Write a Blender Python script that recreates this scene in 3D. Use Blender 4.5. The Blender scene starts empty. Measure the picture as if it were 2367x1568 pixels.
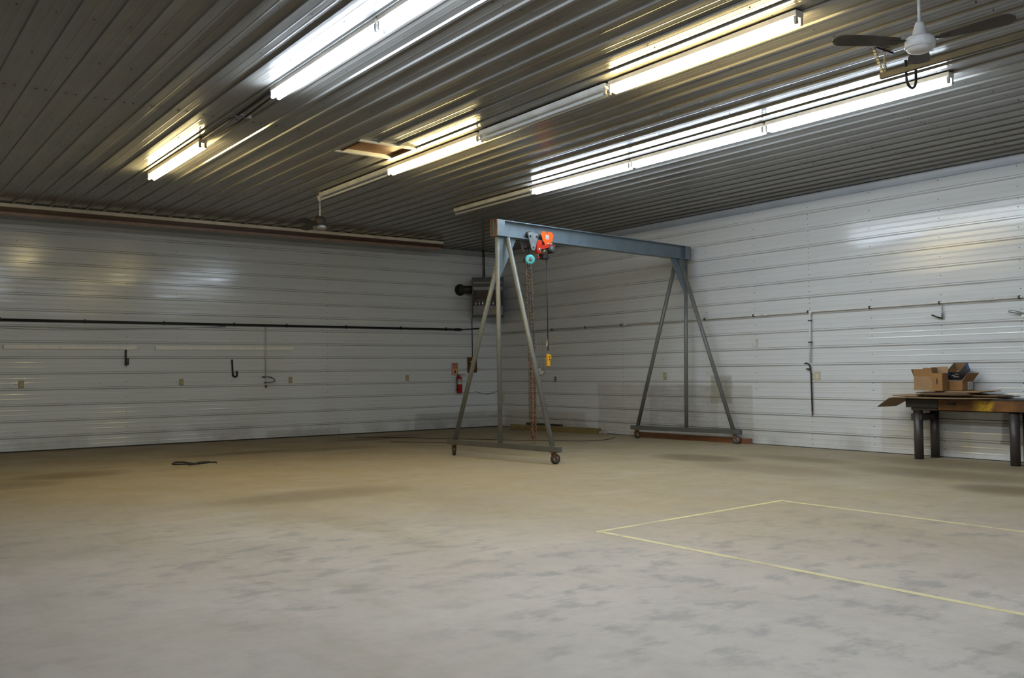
import bpy, math, random
from mathutils import Vector, Matrix
random.seed(7)
R = math.radians
S = bpy.context.scene
COL = S.collection

# ------------------------------------------------------------------ camera, world, exposure
cam_d = bpy.data.cameras.new('camera')
cam_d.sensor_width = 36.0
cam_d.lens = 32.447
cam_d.clip_start = 0.05
cam_d.clip_end = 200
cam = bpy.data.objects.new('camera', cam_d)
COL.objects.link(cam)
_yaw, _pit, _rol = R(36.3845), R(2.0506), R(-0.6506)
_f = Vector((math.sin(_yaw) * math.cos(_pit), math.cos(_yaw) * math.cos(_pit), math.sin(_pit)))
_r = Vector((math.cos(_yaw), -math.sin(_yaw), 0))
_u = _r.cross(_f)
_r2 = _r * math.cos(_rol) + _u * math.sin(_rol)
_u2 = -_r * math.sin(_rol) + _u * math.cos(_rol)
cam.matrix_world = Matrix(((_r2.x, _u2.x, -_f.x, -14.1421), (_r2.y, _u2.y, -_f.y, -19.7357),
                           (_r2.z, _u2.z, -_f.z, 1.4192), (0, 0, 0, 1)))
S.camera = cam
w = bpy.data.worlds.new('world')
S.world = w
w.use_nodes = True
w.node_tree.nodes['Background'].inputs[0].default_value = (0.5, 0.55, 0.6, 1)
w.node_tree.nodes['Background'].inputs[1].default_value = 0.02
vs = S.view_settings
vs.view_transform = 'Standard'
vs.look = 'None'
vs.gamma = 1
vs.use_curve_mapping = False
vs.exposure = 0.0
S.cycles.max_bounces = 5
S.cycles.glossy_bounces = 2
S.cycles.diffuse_bounces = 3
COOL = (0.84, 0.98, 1.14)
WARM = (1.0, 0.80, 0.37)
TUBE_POWER = 66.0
WARM_POWER = 71.0

# ------------------------------------------------------------------ materials
MATS = {}


class NT:
    """small helper around a material's node tree"""
    def __init__(self, name):
        self.m = bpy.data.materials.new(name)
        self.m.use_nodes = True
        self.t = self.m.node_tree
        self.b = self.t.nodes['Principled BSDF']
        self.n = 0

    def node(self, kind, **kw):
        n = self.t.nodes.new(kind)
        for k, v in kw.items():
            if k in n.inputs.keys() if hasattr(n.inputs, 'keys') else False:
                n.inputs[k].default_value = v
            else:
                setattr(n, k, v)
        return n

    def link(self, a, b):
        self.t.links.new(a, b)

    def pos(self):
        g = self.t.nodes.new('ShaderNodeNewGeometry')
        return g.outputs['Position']

    def obj(self):
        g = self.t.nodes.new('ShaderNodeTexCoord')
        return g.outputs['Object']

    def noise(self, vec, scale, detail=3, rough=0.55, stretch=None):
        if stretch:
            mp = self.t.nodes.new('ShaderNodeMapping')
            mp.inputs['Scale'].default_value = stretch
            self.link(vec, mp.inputs[0])
            vec = mp.outputs[0]
        n = self.t.nodes.new('ShaderNodeTexNoise')
        n.inputs['Scale'].default_value = scale
        n.inputs['Detail'].default_value = detail
        n.inputs['Roughness'].default_value = rough
        self.link(vec, n.inputs['Vector'])
        return n.outputs['Fac']

    def ramp(self, fac, lo, hi, a=0.0, b=1.0):
        n = self.t.nodes.new('ShaderNodeMapRange')
        n.interpolation_type = 'SMOOTHSTEP'
        n.inputs[1].default_value = lo
        n.inputs[2].default_value = hi
        n.inputs[3].default_value = a
        n.inputs[4].default_value = b
        self.link(fac, n.inputs[0])
        return n.outputs[0]

    def math(self, op, a, b=None):
        n = self.t.nodes.new('ShaderNodeMath')
        n.operation = op
        for i, v in enumerate((a, b)):
            if v is None:
                continue
            if isinstance(v, (int, float)):
                n.inputs[i].default_value = v
            else:
                self.link(v, n.inputs[i])
        return n.outputs[0]

    def mix(self, fac, a, b):
        n = self.t.nodes.new('ShaderNodeMix')
        n.data_type = 'RGBA'
        for i, v in ((0, fac), (6, a), (7, b)):
            if isinstance(v, (int, float)):
                n.inputs[i].default_value = v
            elif isinstance(v, tuple):
                n.inputs[i].default_value = (*v, 1)
            else:
                self.link(v, n.inputs[i])
        return n.outputs[2]

    def sep(self, vec):
        n = self.t.nodes.new('ShaderNodeSeparateXYZ')
        self.link(vec, n.inputs[0])
        return n.outputs

    def base(self, c):
        self.link(c, self.b.inputs['Base Color'])

    def bump(self, h, strength, dist=0.01):
        n = self.t.nodes.new('ShaderNodeBump')
        n.inputs['Strength'].default_value = strength
        n.inputs['Distance'].default_value = dist
        self.link(h, n.inputs['Height'])
        self.link(n.outputs[0], self.b.inputs['Normal'])


def simple(name, col, rough=0.5, metal=0.0, var=0.25, scale=6.0, spec=0.5, dirt=None):
    """plain colour with procedural mottling"""
    if name in MATS:
        return MATS[name]
    k = NT(name)
    k.b.inputs['Roughness'].default_value = rough
    k.b.inputs['Metallic'].default_value = metal
    k.b.inputs['Specular IOR Level'].default_value = spec
    v = k.noise(k.obj(), scale, 4, 0.6)
    dark = tuple(c * (1 - var) for c in col)
    lite = tuple(min(1, c * (1 + var * 0.6)) for c in col)
    c = k.mix(k.ramp(v, 0.3, 0.7), dark, lite)
    if dirt:
        d = k.noise(k.obj(), scale * 2.3, 5, 0.7)
        c = k.mix(k.ramp(d, 0.55, 0.72, 0, 0.8), c, dirt)
    k.base(c)
    MATS[name] = k.m
    return k.m


def emit(name, col, power):
    k = NT(name)
    k.b.inputs['Base Color'].default_value = (0.9, 0.9, 0.9, 1)
    k.b.inputs['Emission Color'].default_value = (*col, 1)
    k.b.inputs['Emission Strength'].default_value = power
    v = k.noise(k.obj(), 0.5, 0)
    k.link(k.ramp(v, 0, 1, 0.3, 0.32), k.b.inputs['Roughness'])
    MATS[name] = k.m
    return k.m


def rect_mask(k, h, z, h0, h1, z0, z1, soft, nz):
    """soft-edged rectangle in wall coordinates, edges roughened by a noise"""
    hh = k.math('ADD', h, k.math('MULTIPLY', k.math('SUBTRACT', nz, 0.5), 0.25))
    zz = k.math('ADD', z, k.math('MULTIPLY', k.math('SUBTRACT', nz, 0.5), 0.06))
    a = k.ramp(hh, h0 - soft, h0 + soft)
    b = k.ramp(hh, h1 - soft, h1 + soft, 1, 0)
    c = k.ramp(zz, z0 - soft, z0 + soft)
    d = k.ramp(zz, z1 - soft, z1 + soft, 1, 0)
    return k.math('MULTIPLY', k.math('MULTIPLY', a, b), k.math('MULTIPLY', c, d))


PITCH = 0.3048


def wall_panel_mat(name, axis, stains, base=(0.66, 0.68, 0.70)):
    k = NT(name)
    p = k.pos()
    s = k.sep(p)
    h, z = s[axis], s[2]
    streak = k.noise(p, 1.0, 3, 0.6, (0.35, 0.35, 9.0))
    blot = k.noise(p, 1.3, 3, 0.6)
    c = k.mix(k.ramp(streak, 0.35, 0.7), tuple(x * 0.95 for x in base), base)
    # dust on each rib's top edge, and painted shade under its lower edge
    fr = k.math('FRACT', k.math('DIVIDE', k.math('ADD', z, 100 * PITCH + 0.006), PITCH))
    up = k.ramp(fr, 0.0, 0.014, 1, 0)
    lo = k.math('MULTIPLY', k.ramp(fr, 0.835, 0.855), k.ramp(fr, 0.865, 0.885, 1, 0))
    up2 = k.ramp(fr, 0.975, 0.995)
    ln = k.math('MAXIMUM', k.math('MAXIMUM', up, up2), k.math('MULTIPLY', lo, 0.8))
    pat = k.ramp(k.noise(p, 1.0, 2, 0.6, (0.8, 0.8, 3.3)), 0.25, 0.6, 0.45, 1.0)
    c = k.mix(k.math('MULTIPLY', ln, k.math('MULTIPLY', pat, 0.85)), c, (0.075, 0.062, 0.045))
    # grime along the foot of the wall
    foot = k.math('MULTIPLY', k.ramp(z, 0.02, 0.55, 1, 0), k.ramp(blot, 0.42, 0.66))
    c = k.mix(k.math('MULTIPLY', foot, 0.3), c, (0.17, 0.14, 0.10))
    fine = k.noise(p, 3.0, 3, 0.7, (1, 1, 2.5))
    mf = k.math('FRACT', k.math('MULTIPLY', k.math('ADD', fr, 0.0), 3.48))
    mline = k.math('MULTIPLY', k.ramp(mf, 0.0, 0.05, 1, 0), k.ramp(k.noise(p, 1.5, 2, 0.7, (1, 1, 2)), 0.42, 0.6))
    for (h0, h1, z0, z1, amt, colr) in stains:
        mk = rect_mask(k, h, z, h0, h1, z0, z1, 0.03, blot)
        ml = k.math('MULTIPLY', mk, mline)
        c = k.mix(k.math('MULTIPLY', ml, min(1.0, amt * 1.4)), c, (0.07, 0.055, 0.035))
        mk = k.math('MULTIPLY', mk, k.ramp(fine, 0.25, 0.62, 0.6 * amt, amt))
        c = k.mix(mk, c, colr)
    k.base(c)
    k.b.inputs['Specular IOR Level'].default_value = 0.55
    rr = k.ramp(streak, 0.3, 0.7, 0.12, 0.21)
    k.link(rr, k.b.inputs['Roughness'])
    wav = k.noise(p, 1.0, 1, 0.5, (0.7, 0.7, 3.0))
    k.bump(wav, 0.30, 0.02)
    MATS[name] = k.m
    return k.m


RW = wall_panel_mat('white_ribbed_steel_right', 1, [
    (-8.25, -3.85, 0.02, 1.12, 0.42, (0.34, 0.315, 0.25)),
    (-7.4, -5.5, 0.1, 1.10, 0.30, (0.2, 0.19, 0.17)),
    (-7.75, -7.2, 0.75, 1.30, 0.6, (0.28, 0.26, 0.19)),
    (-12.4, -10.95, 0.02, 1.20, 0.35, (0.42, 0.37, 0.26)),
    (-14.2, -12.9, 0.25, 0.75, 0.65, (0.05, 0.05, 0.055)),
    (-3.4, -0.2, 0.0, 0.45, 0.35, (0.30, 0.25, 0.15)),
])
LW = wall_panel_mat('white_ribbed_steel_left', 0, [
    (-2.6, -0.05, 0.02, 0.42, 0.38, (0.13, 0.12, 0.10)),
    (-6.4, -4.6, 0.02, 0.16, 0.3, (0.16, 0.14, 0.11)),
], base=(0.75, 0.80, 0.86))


def ceiling_mat():
    k = NT('grey_ribbed_steel_ceiling')
    p = k.pos()
    streak = k.noise(p, 1.0, 4, 0.6, (6.0, 0.25, 1))
    blot = k.noise(p, 0.45, 4, 0.6)
    c = k.mix(k.ramp(streak, 0.3, 0.7), (0.17, 0.163, 0.151), (0.21, 0.203, 0.19))
    c = k.mix(k.ramp(blot, 0.4, 0.75, 0, 0.6), c, (0.135, 0.125, 0.11))
    k.base(c)
    k.link(k.ramp(streak, 0.3, 0.7, 0.14, 0.24), k.b.inputs['Roughness'])
    k.b.inputs['Specular IOR Level'].default_value = 0.52
    wav = k.noise(p, 1.0, 1, 0.5, (2.2, 0.5, 1))
    k.bump(wav, 0.05, 0.02)
    MATS['ceiling'] = k.m
    return k.m


CM = ceiling_mat()


def floor_mat():
    k = NT('stained_concrete_floor')
    p = k.pos()
    s = k.sep(p)
    big = k.noise(p, 0.16, 4, 0.55)
    mid = k.noise(p, 0.9, 5, 0.62)
    sweep = k.noise(p, 0.7, 5, 0.65, (1.6, 0.35, 1))
    fine = k.noise(p, 7.0, 4, 0.7)
    c = k.mix(k.ramp(mid, 0.3, 0.72), (0.42, 0.372, 0.324), (0.51, 0.456, 0.402))
    c = k.mix(k.ramp(sweep, 0.48, 0.72, 0, 0.55), c, (0.30, 0.255, 0.185))
    # the far half of the slab turns tan, browner near the left wall
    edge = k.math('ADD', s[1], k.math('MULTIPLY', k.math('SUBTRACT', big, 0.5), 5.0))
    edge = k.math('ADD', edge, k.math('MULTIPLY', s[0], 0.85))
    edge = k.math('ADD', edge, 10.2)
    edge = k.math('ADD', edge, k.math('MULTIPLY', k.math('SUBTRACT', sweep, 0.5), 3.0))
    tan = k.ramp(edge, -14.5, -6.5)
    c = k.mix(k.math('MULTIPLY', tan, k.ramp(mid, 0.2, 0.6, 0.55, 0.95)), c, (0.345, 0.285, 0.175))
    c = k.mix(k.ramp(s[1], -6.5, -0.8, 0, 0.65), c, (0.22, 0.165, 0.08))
    # dark scuffs, small and scattered in the near half
    sc = k.noise(p, 2.8, 6, 0.64, (1.0, 1.4, 1))
    zone = k.ramp(k.noise(p, 0.35, 3), 0.36, 0.56, 0.2, 1.0)
    near = k.ramp(edge, -10.5, -7.0, 1, 0.12)
    m1 = k.math('MULTIPLY', k.math('MULTIPLY', k.ramp(sc, 0.485, 0.64), zone), near)
    c = k.mix(k.math('MULTIPLY', m1, 0.45), c, (0.17, 0.165, 0.165))
    # pale worn streaks
    pl = k.noise(p, 1.0, 4, 0.6, (0.5, 1.4, 1))
    c = k.mix(k.ramp(pl, 0.58, 0.75, 0, 0.35), c, (0.50, 0.47, 0.42))
    # oil and rust spills
    spills = [(-8.1, -3.25, 1.4, 0.35, 0.75), (-4.6, -1.75, 1.3, 0.3, 0.95), (-3.9, -1.2, 1.4, 0.22, 0.9),
              (-6.5, -3.6, 1.1, 0.4, 0.5), (-11.4, -5.2, 0.8, 0.55, 0.6), (-12.2, -6.0, 0.7, 0.5, 0.45),
              (-2.9, -9.5, 0.55, 0.9, 0.65), (-1.9, -10.6, 0.4, 1.2, 0.5), (-3.3, -14.6, 0.5, 0.7, 0.75),
              (-3.4, -11.3, 0.6, 1.3, 0.35), (-9.6, -9.6, 1.3, 0.5, 0.38), (-2.3, -13.2, 0.6, 1.4, 0.5),
              (-0.9, -12.6, 0.7, 1.6, 0.35)]
    warp = k.math('MULTIPLY', k.math('SUBTRACT', mid, 0.5), 1.5)
    acc = None
    for (x, y, rx, ry, a) in spills:
        dx = k.math('DIVIDE', k.math('SUBTRACT', s[0], x), rx)
        dy = k.math('DIVIDE', k.math('SUBTRACT', s[1], y), ry)
        d = k.math('ADD', k.math('ADD', k.math('MULTIPLY', dx, dx), k.math('MULTIPLY', dy, dy)), warp)
        m = k.ramp(d, 0.0, 1.5, a, 0)
        acc = m if acc is None else k.math('MAXIMUM', acc, m)
    c = k.mix(k.math('MULTIPLY', acc, 0.95), c, (0.115, 0.075, 0.032))
    c = k.mix(k.ramp(fine, 0.35, 0.75, 0, 0.16), c, (0.18, 0.165, 0.14))
    k.base(c)
    k.link(k.ramp(mid, 0.3, 0.7, 0.48, 0.68), k.b.inputs['Roughness'])
    k.b.inputs['Specular IOR Level'].default_value = 0.35
    k.bump(fine, 0.08, 0.01)
    return k.m


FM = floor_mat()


def line_mat():
    k = NT('worn_yellow_floor_paint')
    p = k.pos()
    n = k.noise(p, 4.0, 5, 0.7)
    n2 = k.noise(p, 0.9, 3, 0.6)
    f = k.math('MULTIPLY', k.ramp(n, 0.25, 0.5), k.ramp(n2, 0.28, 0.46))
    k.base(k.mix(f, (0.38, 0.335, 0.26), (0.66, 0.59, 0.33)))
    k.b.inputs['Roughness'].default_value = 0.6
    return k.m


def paint_mat(name, col, rust, amt):
    """painted steel with rust and grime"""
    k = NT(name)
    o = k.obj()
    n = k.noise(o, 5.0, 5, 0.65)
    n2 = k.noise(o, 14.0, 4, 0.7)
    c = k.mix(k.ramp(n, 0.3, 0.7), tuple(x * 0.78 for x in col), col)
    c = k.mix(k.ramp(n2, 0.66 - amt * 0.25, 0.8, 0, 0.8), c, rust)
    k.base(c)
    k.b.inputs['Roughness'].default_value = 0.42
    k.bump(n2, 0.08, 0.004)
    MATS[name] = k.m
    return k.m


CRANE = paint_mat('grey_blue_crane_paint', (0.165, 0.215, 0.255), (0.17, 0.13, 0.09), 0.15)
PIPE = paint_mat('dusty_grey_leg_paint', (0.155, 0.165, 0.16), (0.21, 0.18, 0.12), 0.7)
BASEM = paint_mat('scuffed_grey_base_paint', (0.105, 0.108, 0.104), (0.16, 0.10, 0.055), 0.5)
RUST = simple('rusted_steel', (0.17, 0.075, 0.035), 0.8, 0.2, 0.5, 9)
RUSTCHAIN = simple('rusty_chain_steel', (0.20, 0.095, 0.05), 0.7, 0.3, 0.5, 25)
CHAIN = simple('dull_chain_steel', (0.17, 0.145, 0.12), 0.5, 0.5, 0.4, 25)
BLACK = simple('black_rubber', (0.018, 0.018, 0.02), 0.55, 0, 0.3, 9)
BLACKPIPE = simple('black_iron_pipe', (0.02, 0.018, 0.017), 0.5, 0.2, 0.4, 5)
WHITE = simple('white_enamel', (0.70, 0.70, 0.68), 0.4, 0, 0.12, 4)
FIXT = simple('cream_fixture_enamel', (0.78, 0.77, 0.74), 0.35, 0, 0.15, 4)
TUBEOFF = simple('unlit_tube_glass', (0.74, 0.77, 0.80), 0.2, 0, 0.05, 3)
SOCK = simple('grey_lamp_socket', (0.32, 0.31, 0.30), 0.5, 0, 0.15, 9)
CREAM = simple('yellowed_ivory_plastic', (0.55, 0.49, 0.34), 0.45, 0, 0.15, 20)
IVORY = simple('aged_yellow_plastic', (0.42, 0.36, 0.20), 0.45, 0, 0.2, 20)
DARKM = simple('dark_steel', (0.045, 0.04, 0.038), 0.5, 0.4, 0.4, 8)
GREYM = simple('galvanised_steel', (0.42, 0.43, 0.44), 0.35, 0.8, 0.2, 10)
ZINC = simple('zinc_plated_trolley_plate', (0.30, 0.345, 0.37), 0.4, 0.4, 0.25, 12, dirt=(0.16, 0.15, 0.13))
ORANGE = simple('safety_orange_paint', (0.90, 0.13, 0.02), 0.35, 0, 0.08, 6)
REDP = simple('red_orange_paint', (0.56, 0.035, 0.012), 0.4, 0, 0.25, 8)
TEAL = simple('teal_cast_paint', (0.075, 0.42, 0.45), 0.35, 0, 0.12, 10)
YELLOW = simple('yellow_plastic', (0.85, 0.42, 0.01), 0.45, 0, 0.1, 12)
EXTRED = simple('extinguisher_red', (0.42, 0.012, 0.022), 0.25, 0, 0.1, 6)
LABELW = simple('label_paper', (0.62, 0.62, 0.60), 0.5, 0, 0.1, 40)
TAG = simple('manila_tag', (0.66, 0.46, 0.24), 0.7, 0, 0.1, 10)
BROWNBOARD = simple('brown_hardboard', (0.115, 0.042, 0.016), 0.5, 0, 0.3, 10)
CARD = simple('tan_cardboard', (0.31, 0.195, 0.10), 0.8, 0, 0.12, 7)
CARD2 = simple('orange_brown_cardboard', (0.29, 0.15, 0.05), 0.8, 0, 0.12, 7)
CARDIN = simple('cardboard_inside', (0.30, 0.185, 0.095), 0.8, 0, 0.15, 7)
BLKCARD = simple('black_printed_card', (0.018, 0.020, 0.026), 0.4, 0, 0.2, 9)
BLUECARD = simple('blue_printed_card', (0.03, 0.13, 0.42), 0.4, 0, 0.2, 9)
WOODY = paint_mat('old_yellow_timber', (0.22, 0.165, 0.06), (0.05, 0.035, 0.02), 0.55)
WOODR = paint_mat('red_brown_timber', (0.21, 0.085, 0.035), (0.06, 0.04, 0.025), 0.5)
BENCHLEG = paint_mat('grimy_bench_post', (0.05, 0.042, 0.042), (0.12, 0.06, 0.03), 0.5)
BENCHTOP = paint_mat('black_bench_plate', (0.04, 0.038, 0.036), (0.09, 0.07, 0.05), 0.3)
def rail_mat():
    k = NT('chipped_orange_bench_rail')
    o = k.obj()
    y = k.sep(o)[1]
    n = k.noise(o, 6.0, 5, 0.7)
    n2 = k.noise(o, 1.0, 4, 0.65, (9, 9, 2))
    c = k.mix(k.ramp(n, 0.3, 0.7), (0.09, 0.035, 0.010), (0.19, 0.08, 0.015))
    yel = k.math('MULTIPLY', k.ramp(y, 0.45, 0.58), k.ramp(y, 0.66, 0.85, 1, 0))
    c = k.mix(k.math('MULTIPLY', yel, k.ramp(n, 0.36, 0.6)), c, (0.5, 0.31, 0.02))
    c = k.mix(k.ramp(n2, 0.55, 0.7, 0, 0.75), c, (0.03, 0.02, 0.012))
    k.base(c)
    k.b.inputs['Roughness'].default_value = 0.45
    return k.m


BENCHOR = rail_mat()
CARDSHADE = simple('shadowed_cardboard', (0.085, 0.055, 0.035), 0.8, 0, 0.3, 9)  # alternate sheets coloured dark for the shadows between stacked cartons
FANW = simple('white_fan_enamel', (0.62, 0.60, 0.58), 0.3, 0, 0.12, 10)
FANB = simple('dusty_brown_fan_blade', (0.055, 0.045, 0.042), 0.55, 0, 0.3, 6)
BEAMW = simple('white_painted_flange', (0.78, 0.73, 0.64), 0.5, 0, 0.15, 3)
BEAMB = paint_mat('shaded_brown_primer', (0.115, 0.065, 0.045), (0.07, 0.04, 0.025), 0.3)  # web colour darkened to paint the shade under the top flange
BEAMP = paint_mat('lit_pinkish_primer', (0.38, 0.27, 0.22), (0.15, 0.09, 0.06), 0.25)  # bottom flange coloured paler, as if catching the light
TRIMM = simple('blue_grey_wall_flashing', (0.40, 0.43, 0.47), 0.35, 0, 0.1, 1)
HATCHW = simple('hatch_plywood', (0.17, 0.068, 0.018), 0.5, 0, 0.35, 2.5)
HEATG = simple('grey_heater_enamel', (0.19, 0.185, 0.20), 0.45, 0, 0.15, 5)
HEATD = simple('dark_heater_enamel', (0.03, 0.026, 0.025), 0.5, 0, 0.3, 5)
CHROME = simple('bright_burner_steel', (0.75, 0.75, 0.76), 0.15, 1.0, 0.1, 10)
BACKM = simple('dark_framing_behind_panels', (0.05, 0.045, 0.04), 0.8, 0, 0.2, 2)
HOLLOW = simple('plain_far_wall_steel', (0.52, 0.52, 0.50), 0.5, 0, 0.1, 0.5)
SIGNM = simple('faded_orange_sign', (0.56, 0.27, 0.16), 0.6, 0, 0.12, 20)
SIGNC = simple('faded_cream_sign_panel', (0.78, 0.50, 0.30), 0.6, 0, 0.1, 20)
SIGNR = simple('dark_red_print', (0.16, 0.012, 0.01), 0.6, 0, 0.1, 20)
STICK = simple('orange_warning_sticker', (0.62, 0.36, 0.12), 0.5, 0, 0.15, 30)
PAPER = simple('white_paper_scrap', (0.92, 0.92, 0.84), 0.7, 0, 0.08, 10)
RUBWHL = simple('brown_caster_rubber', (0.065, 0.048, 0.038), 0.6, 0, 0.4, 12)
HUB = simple('pale_worn_hub', (0.42, 0.37, 0.34), 0.5, 0.2, 0.4, 14)
SCREW = simple('dark_screw_heads', (0.07, 0.06, 0.055), 0.5, 0.3, 0.3, 40)
TAPE = simple('white_painted_board', (0.95, 0.95, 0.96), 0.5, 0, 0.06, 5, dirt=(0.72, 0.72, 0.74))
TUBE_C = emit('cool_white_lamp', COOL, TUBE_POWER)
TUBE_W = emit('warm_white_lamp', WARM, WARM_POWER)


# ------------------------------------------------------------------ mesh builder
class MB:
    def __init__(self):
        self.v, self.f, self.sm = [], [], []

    def add(self, vs_, fs, smooth=False):
        o = len(self.v)
        self.v += [tuple(a) for a in vs_]
        self.f += [tuple(i + o for i in q) for q in fs]
        self.sm += [smooth] * len(fs)
        return self

    def box(self, lo, hi, ch=0.0):
        (x0, y0, z0), (x1, y1, z1) = lo, hi
        if ch <= 0:
            v = [(x0, y0, z0), (x1, y0, z0), (x1, y1, z0), (x0, y1, z0),
                 (x0, y0, z1), (x1, y0, z1), (x1, y1, z1), (x0, y1, z1)]
            return self.add(v, [(0, 3, 2, 1), (4, 5, 6, 7), (0, 1, 5, 4), (1, 2, 6, 5), (2, 3, 7, 6), (3, 0, 4, 7)])
        v = []
        c = ch
        for (z, i) in ((z0, c), (z0 + c, 0), (z1 - c, 0), (z1, c)):
            a, b, d, e = x0 + i, x1 - i, y0 + i, y1 - i
            k = c
            v += [(a + k, d, z), (b - k, d, z), (b, d + k, z), (b, e - k, z),
                  (b - k, e, z), (a + k, e, z), (a, e - k, z), (a, d + k, z)]
        f = [tuple(range(7, -1, -1)), tuple(range(24, 32))]
        for r in range(3):
            for i in range(8):
                j = (i + 1) % 8
                f.append((r * 8 + i, r * 8 + j, r * 8 + 8 + j, r * 8 + 8 + i))
        return self.add(v, f)

    def tube(self, pts, r, seg=8, cap=True, smooth=True):
        pts = [Vector(p) for p in pts]
        rs = r if isinstance(r, (list, tuple)) else [r] * len(pts)
        rings = []
        up = None
        for i, p in enumerate(pts):
            if i == 0:
                t = pts[1] - pts[0]
            elif i == len(pts) - 1:
                t = pts[-1] - pts[-2]
            else:
                t = (pts[i + 1] - pts[i]).normalized() + (pts[i] - pts[i - 1]).normalized()
            t.normalize()
            if up is None:
                up = Vector((0, 0, 1)) if abs(t.z) < 0.9 else Vector((1, 0, 0))
            a = t.cross(up).normalized()
            b = a.cross(t).normalized()
            up = b
            rings.append([p + (a * math.cos(2 * math.pi * k / seg) + b * math.sin(2 * math.pi * k / seg)) * rs[i]
                          for k in range(seg)])
        v = [q for rg in rings for q in rg]
        f = []
        for i in range(len(pts) - 1):
            for k in range(seg):
                k2 = (k + 1) % seg
                f.append((i * seg + k, i * seg + k2, (i + 1) * seg + k2, (i + 1) * seg + k))
        self.add(v, f, smooth)
        if cap:
            o = len(self.v) - len(v)
            self.f.append(tuple(o + k for k in range(seg - 1, -1, -1)))
            self.f.append(tuple(o + (len(pts) - 1) * seg + k for k in range(seg)))
            self.sm += [False, False]
        return self

    def lathe(self, prof, seg=20, M=None, smooth=True):
        """prof: list of (radius, height) about +Z"""
        v, f = [], []
        n = len(prof)
        for k in range(seg):
            a = 2 * math.pi * k / seg
            for (r, z) in prof:
                v.append(Vector((r * math.cos(a), r * math.sin(a), z)))
        for k in range(seg):
            k2 = (k + 1) % seg
            for i in range(n - 1):
                f.append((k * n + i, k2 * n + i, k2 * n + i + 1, k * n + i + 1))
        if M is not None:
            v = [M @ q for q in v]
        return self.add(v, f, smooth)

    def prism(self, poly, d0, d1, M=None):
        """poly in XY, extruded along Z from d0 to d1"""
        n = len(poly)
        v = [Vector((x, y, d0)) for x, y in poly] + [Vector((x, y, d1)) for x, y in poly]
        f = [tuple(range(n - 1, -1, -1)), tuple(range(n, 2 * n))]
        for i in range(n):
            j = (i + 1) % n
            f.append((i, j, n + j, n + i))
        if M is not None:
            v = [M @ q for q in v]
        return self.add(v, f)

    def xf(self, M):
        self.v = [tuple(M @ Vector(q)) for q in self.v]
        return self

    def mesh(self, name, mat):
        me = bpy.data.meshes.new(name)
        me.from_pydata(self.v, [], self.f)
        me.materials.append(mat)
        me.polygons.foreach_set('use_smooth', self.sm)
        me.update()
        return me

    def build(self, name, mat, parent=None, **props):
        o = bpy.data.objects.new(name, self.mesh(name, mat))
        COL.objects.link(o)
        if parent is not None:
            o.parent = parent
        for k_, v_ in props.items():
            o[k_] = v_
        return o


def thing(name, loc, label, cat, rotz=0.0, group=None):
    o = bpy.data.objects.new(name, None)
    o.empty_display_size = 0.1
    o.location = loc
    o.rotation_euler = (0, 0, rotz)
    COL.objects.link(o)
    o['label'] = label
    o['category'] = cat
    if group:
        o['group'] = group
    return o


def tag(o, label, cat, group=None):
    o['label'] = label
    o['category'] = cat
    if group:
        o['group'] = group
    return o


def linked(name, me, parent, M=None):
    o = bpy.data.objects.new(name, me)
    COL.objects.link(o)
    o.parent = parent
    if M is not None:
        o.matrix_local = M
    return o


def frame(xa, ya, za, loc=(0, 0, 0)):
    """matrix whose columns are the given axes"""
    return Matrix(((xa[0], ya[0], za[0], loc[0]), (xa[1], ya[1], za[1], loc[1]),
                   (xa[2], ya[2], za[2], loc[2]), (0, 0, 0, 1)))


# ------------------------------------------------------------------ the shell
H = 15 * PITCH
X0, Y0 = -18.288, -24.4
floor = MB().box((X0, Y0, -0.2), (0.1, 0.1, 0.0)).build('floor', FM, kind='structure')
wl = MB().box((X0, 0.03, 0), (0.15, 0.15, H + 0.1)).build('wall_left', BACKM, kind='structure')
wr = MB().box((0.03, Y0, 0), (0.15, 0.03, H + 0.1)).build('wall_right', BACKM, kind='structure')
MB().box((X0 - 0.15, Y0, 0), (X0, 0.15, H + 0.1)).build('wall_side', HOLLOW, kind='structure')
MB().box((X0, Y0 - 0.15, 0), (0.15, Y0, H + 0.1)).build('wall_behind', HOLLOW, kind='structure')


def profile(n, rib0, ribw, rh, mh=0.0022):
    """cross-section over n pitches: list of (u, height); rib occupies [rib0, rib0+ribw] of each pitch"""
    p = [(0.0, 0.0)]
    for k in range(n):
        b = k * PITCH
        for m in (1, 2):
            c = b + (PITCH - ribw) * m / 3.0
            p += [(c - 0.014, 0.0), (c - 0.005, mh), (c + 0.005, mh), (c + 0.014, 0.0)]
        r = b + PITCH - ribw
        p += [(r, 0.0), (r + 0.009, rh), (r + ribw - 0.009, rh), (r + ribw, 0.0)]
    return p


def sheet(prof, L, to):
    """panel mesh: profile swept along length L; to(u, h, l) -> local point"""
    v, f = [], []
    n = len(prof)
    for l in (0, L):
        for (u, h) in prof:
            v.append(to(u, h, l))
    for i in range(n - 1):
        f.append((i, i + 1, n + i + 1, n + i))
    m = MB()
    m.add(v, f)
    return m


PROF = profile(3, 0, 0.042, 0.018)
CPROF = profile(3, 0, 0.05, 0.019, 0.0013)
# left wall: panels run along X, ribs horizontal, facing -Y
cols = [X0, -13.8, -9.34, -4.92, 0.0]
for i in range(4):
    L = cols[i + 1] - cols[i] + (0.03 if i < 3 else 0)
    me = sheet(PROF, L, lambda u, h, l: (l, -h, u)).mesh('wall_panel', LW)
    for r in range(5):
        linked('wall_panel', me, wl, Matrix.Translation((cols[i], -0.0015 * (i % 2), r * 3 * PITCH)))
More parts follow.
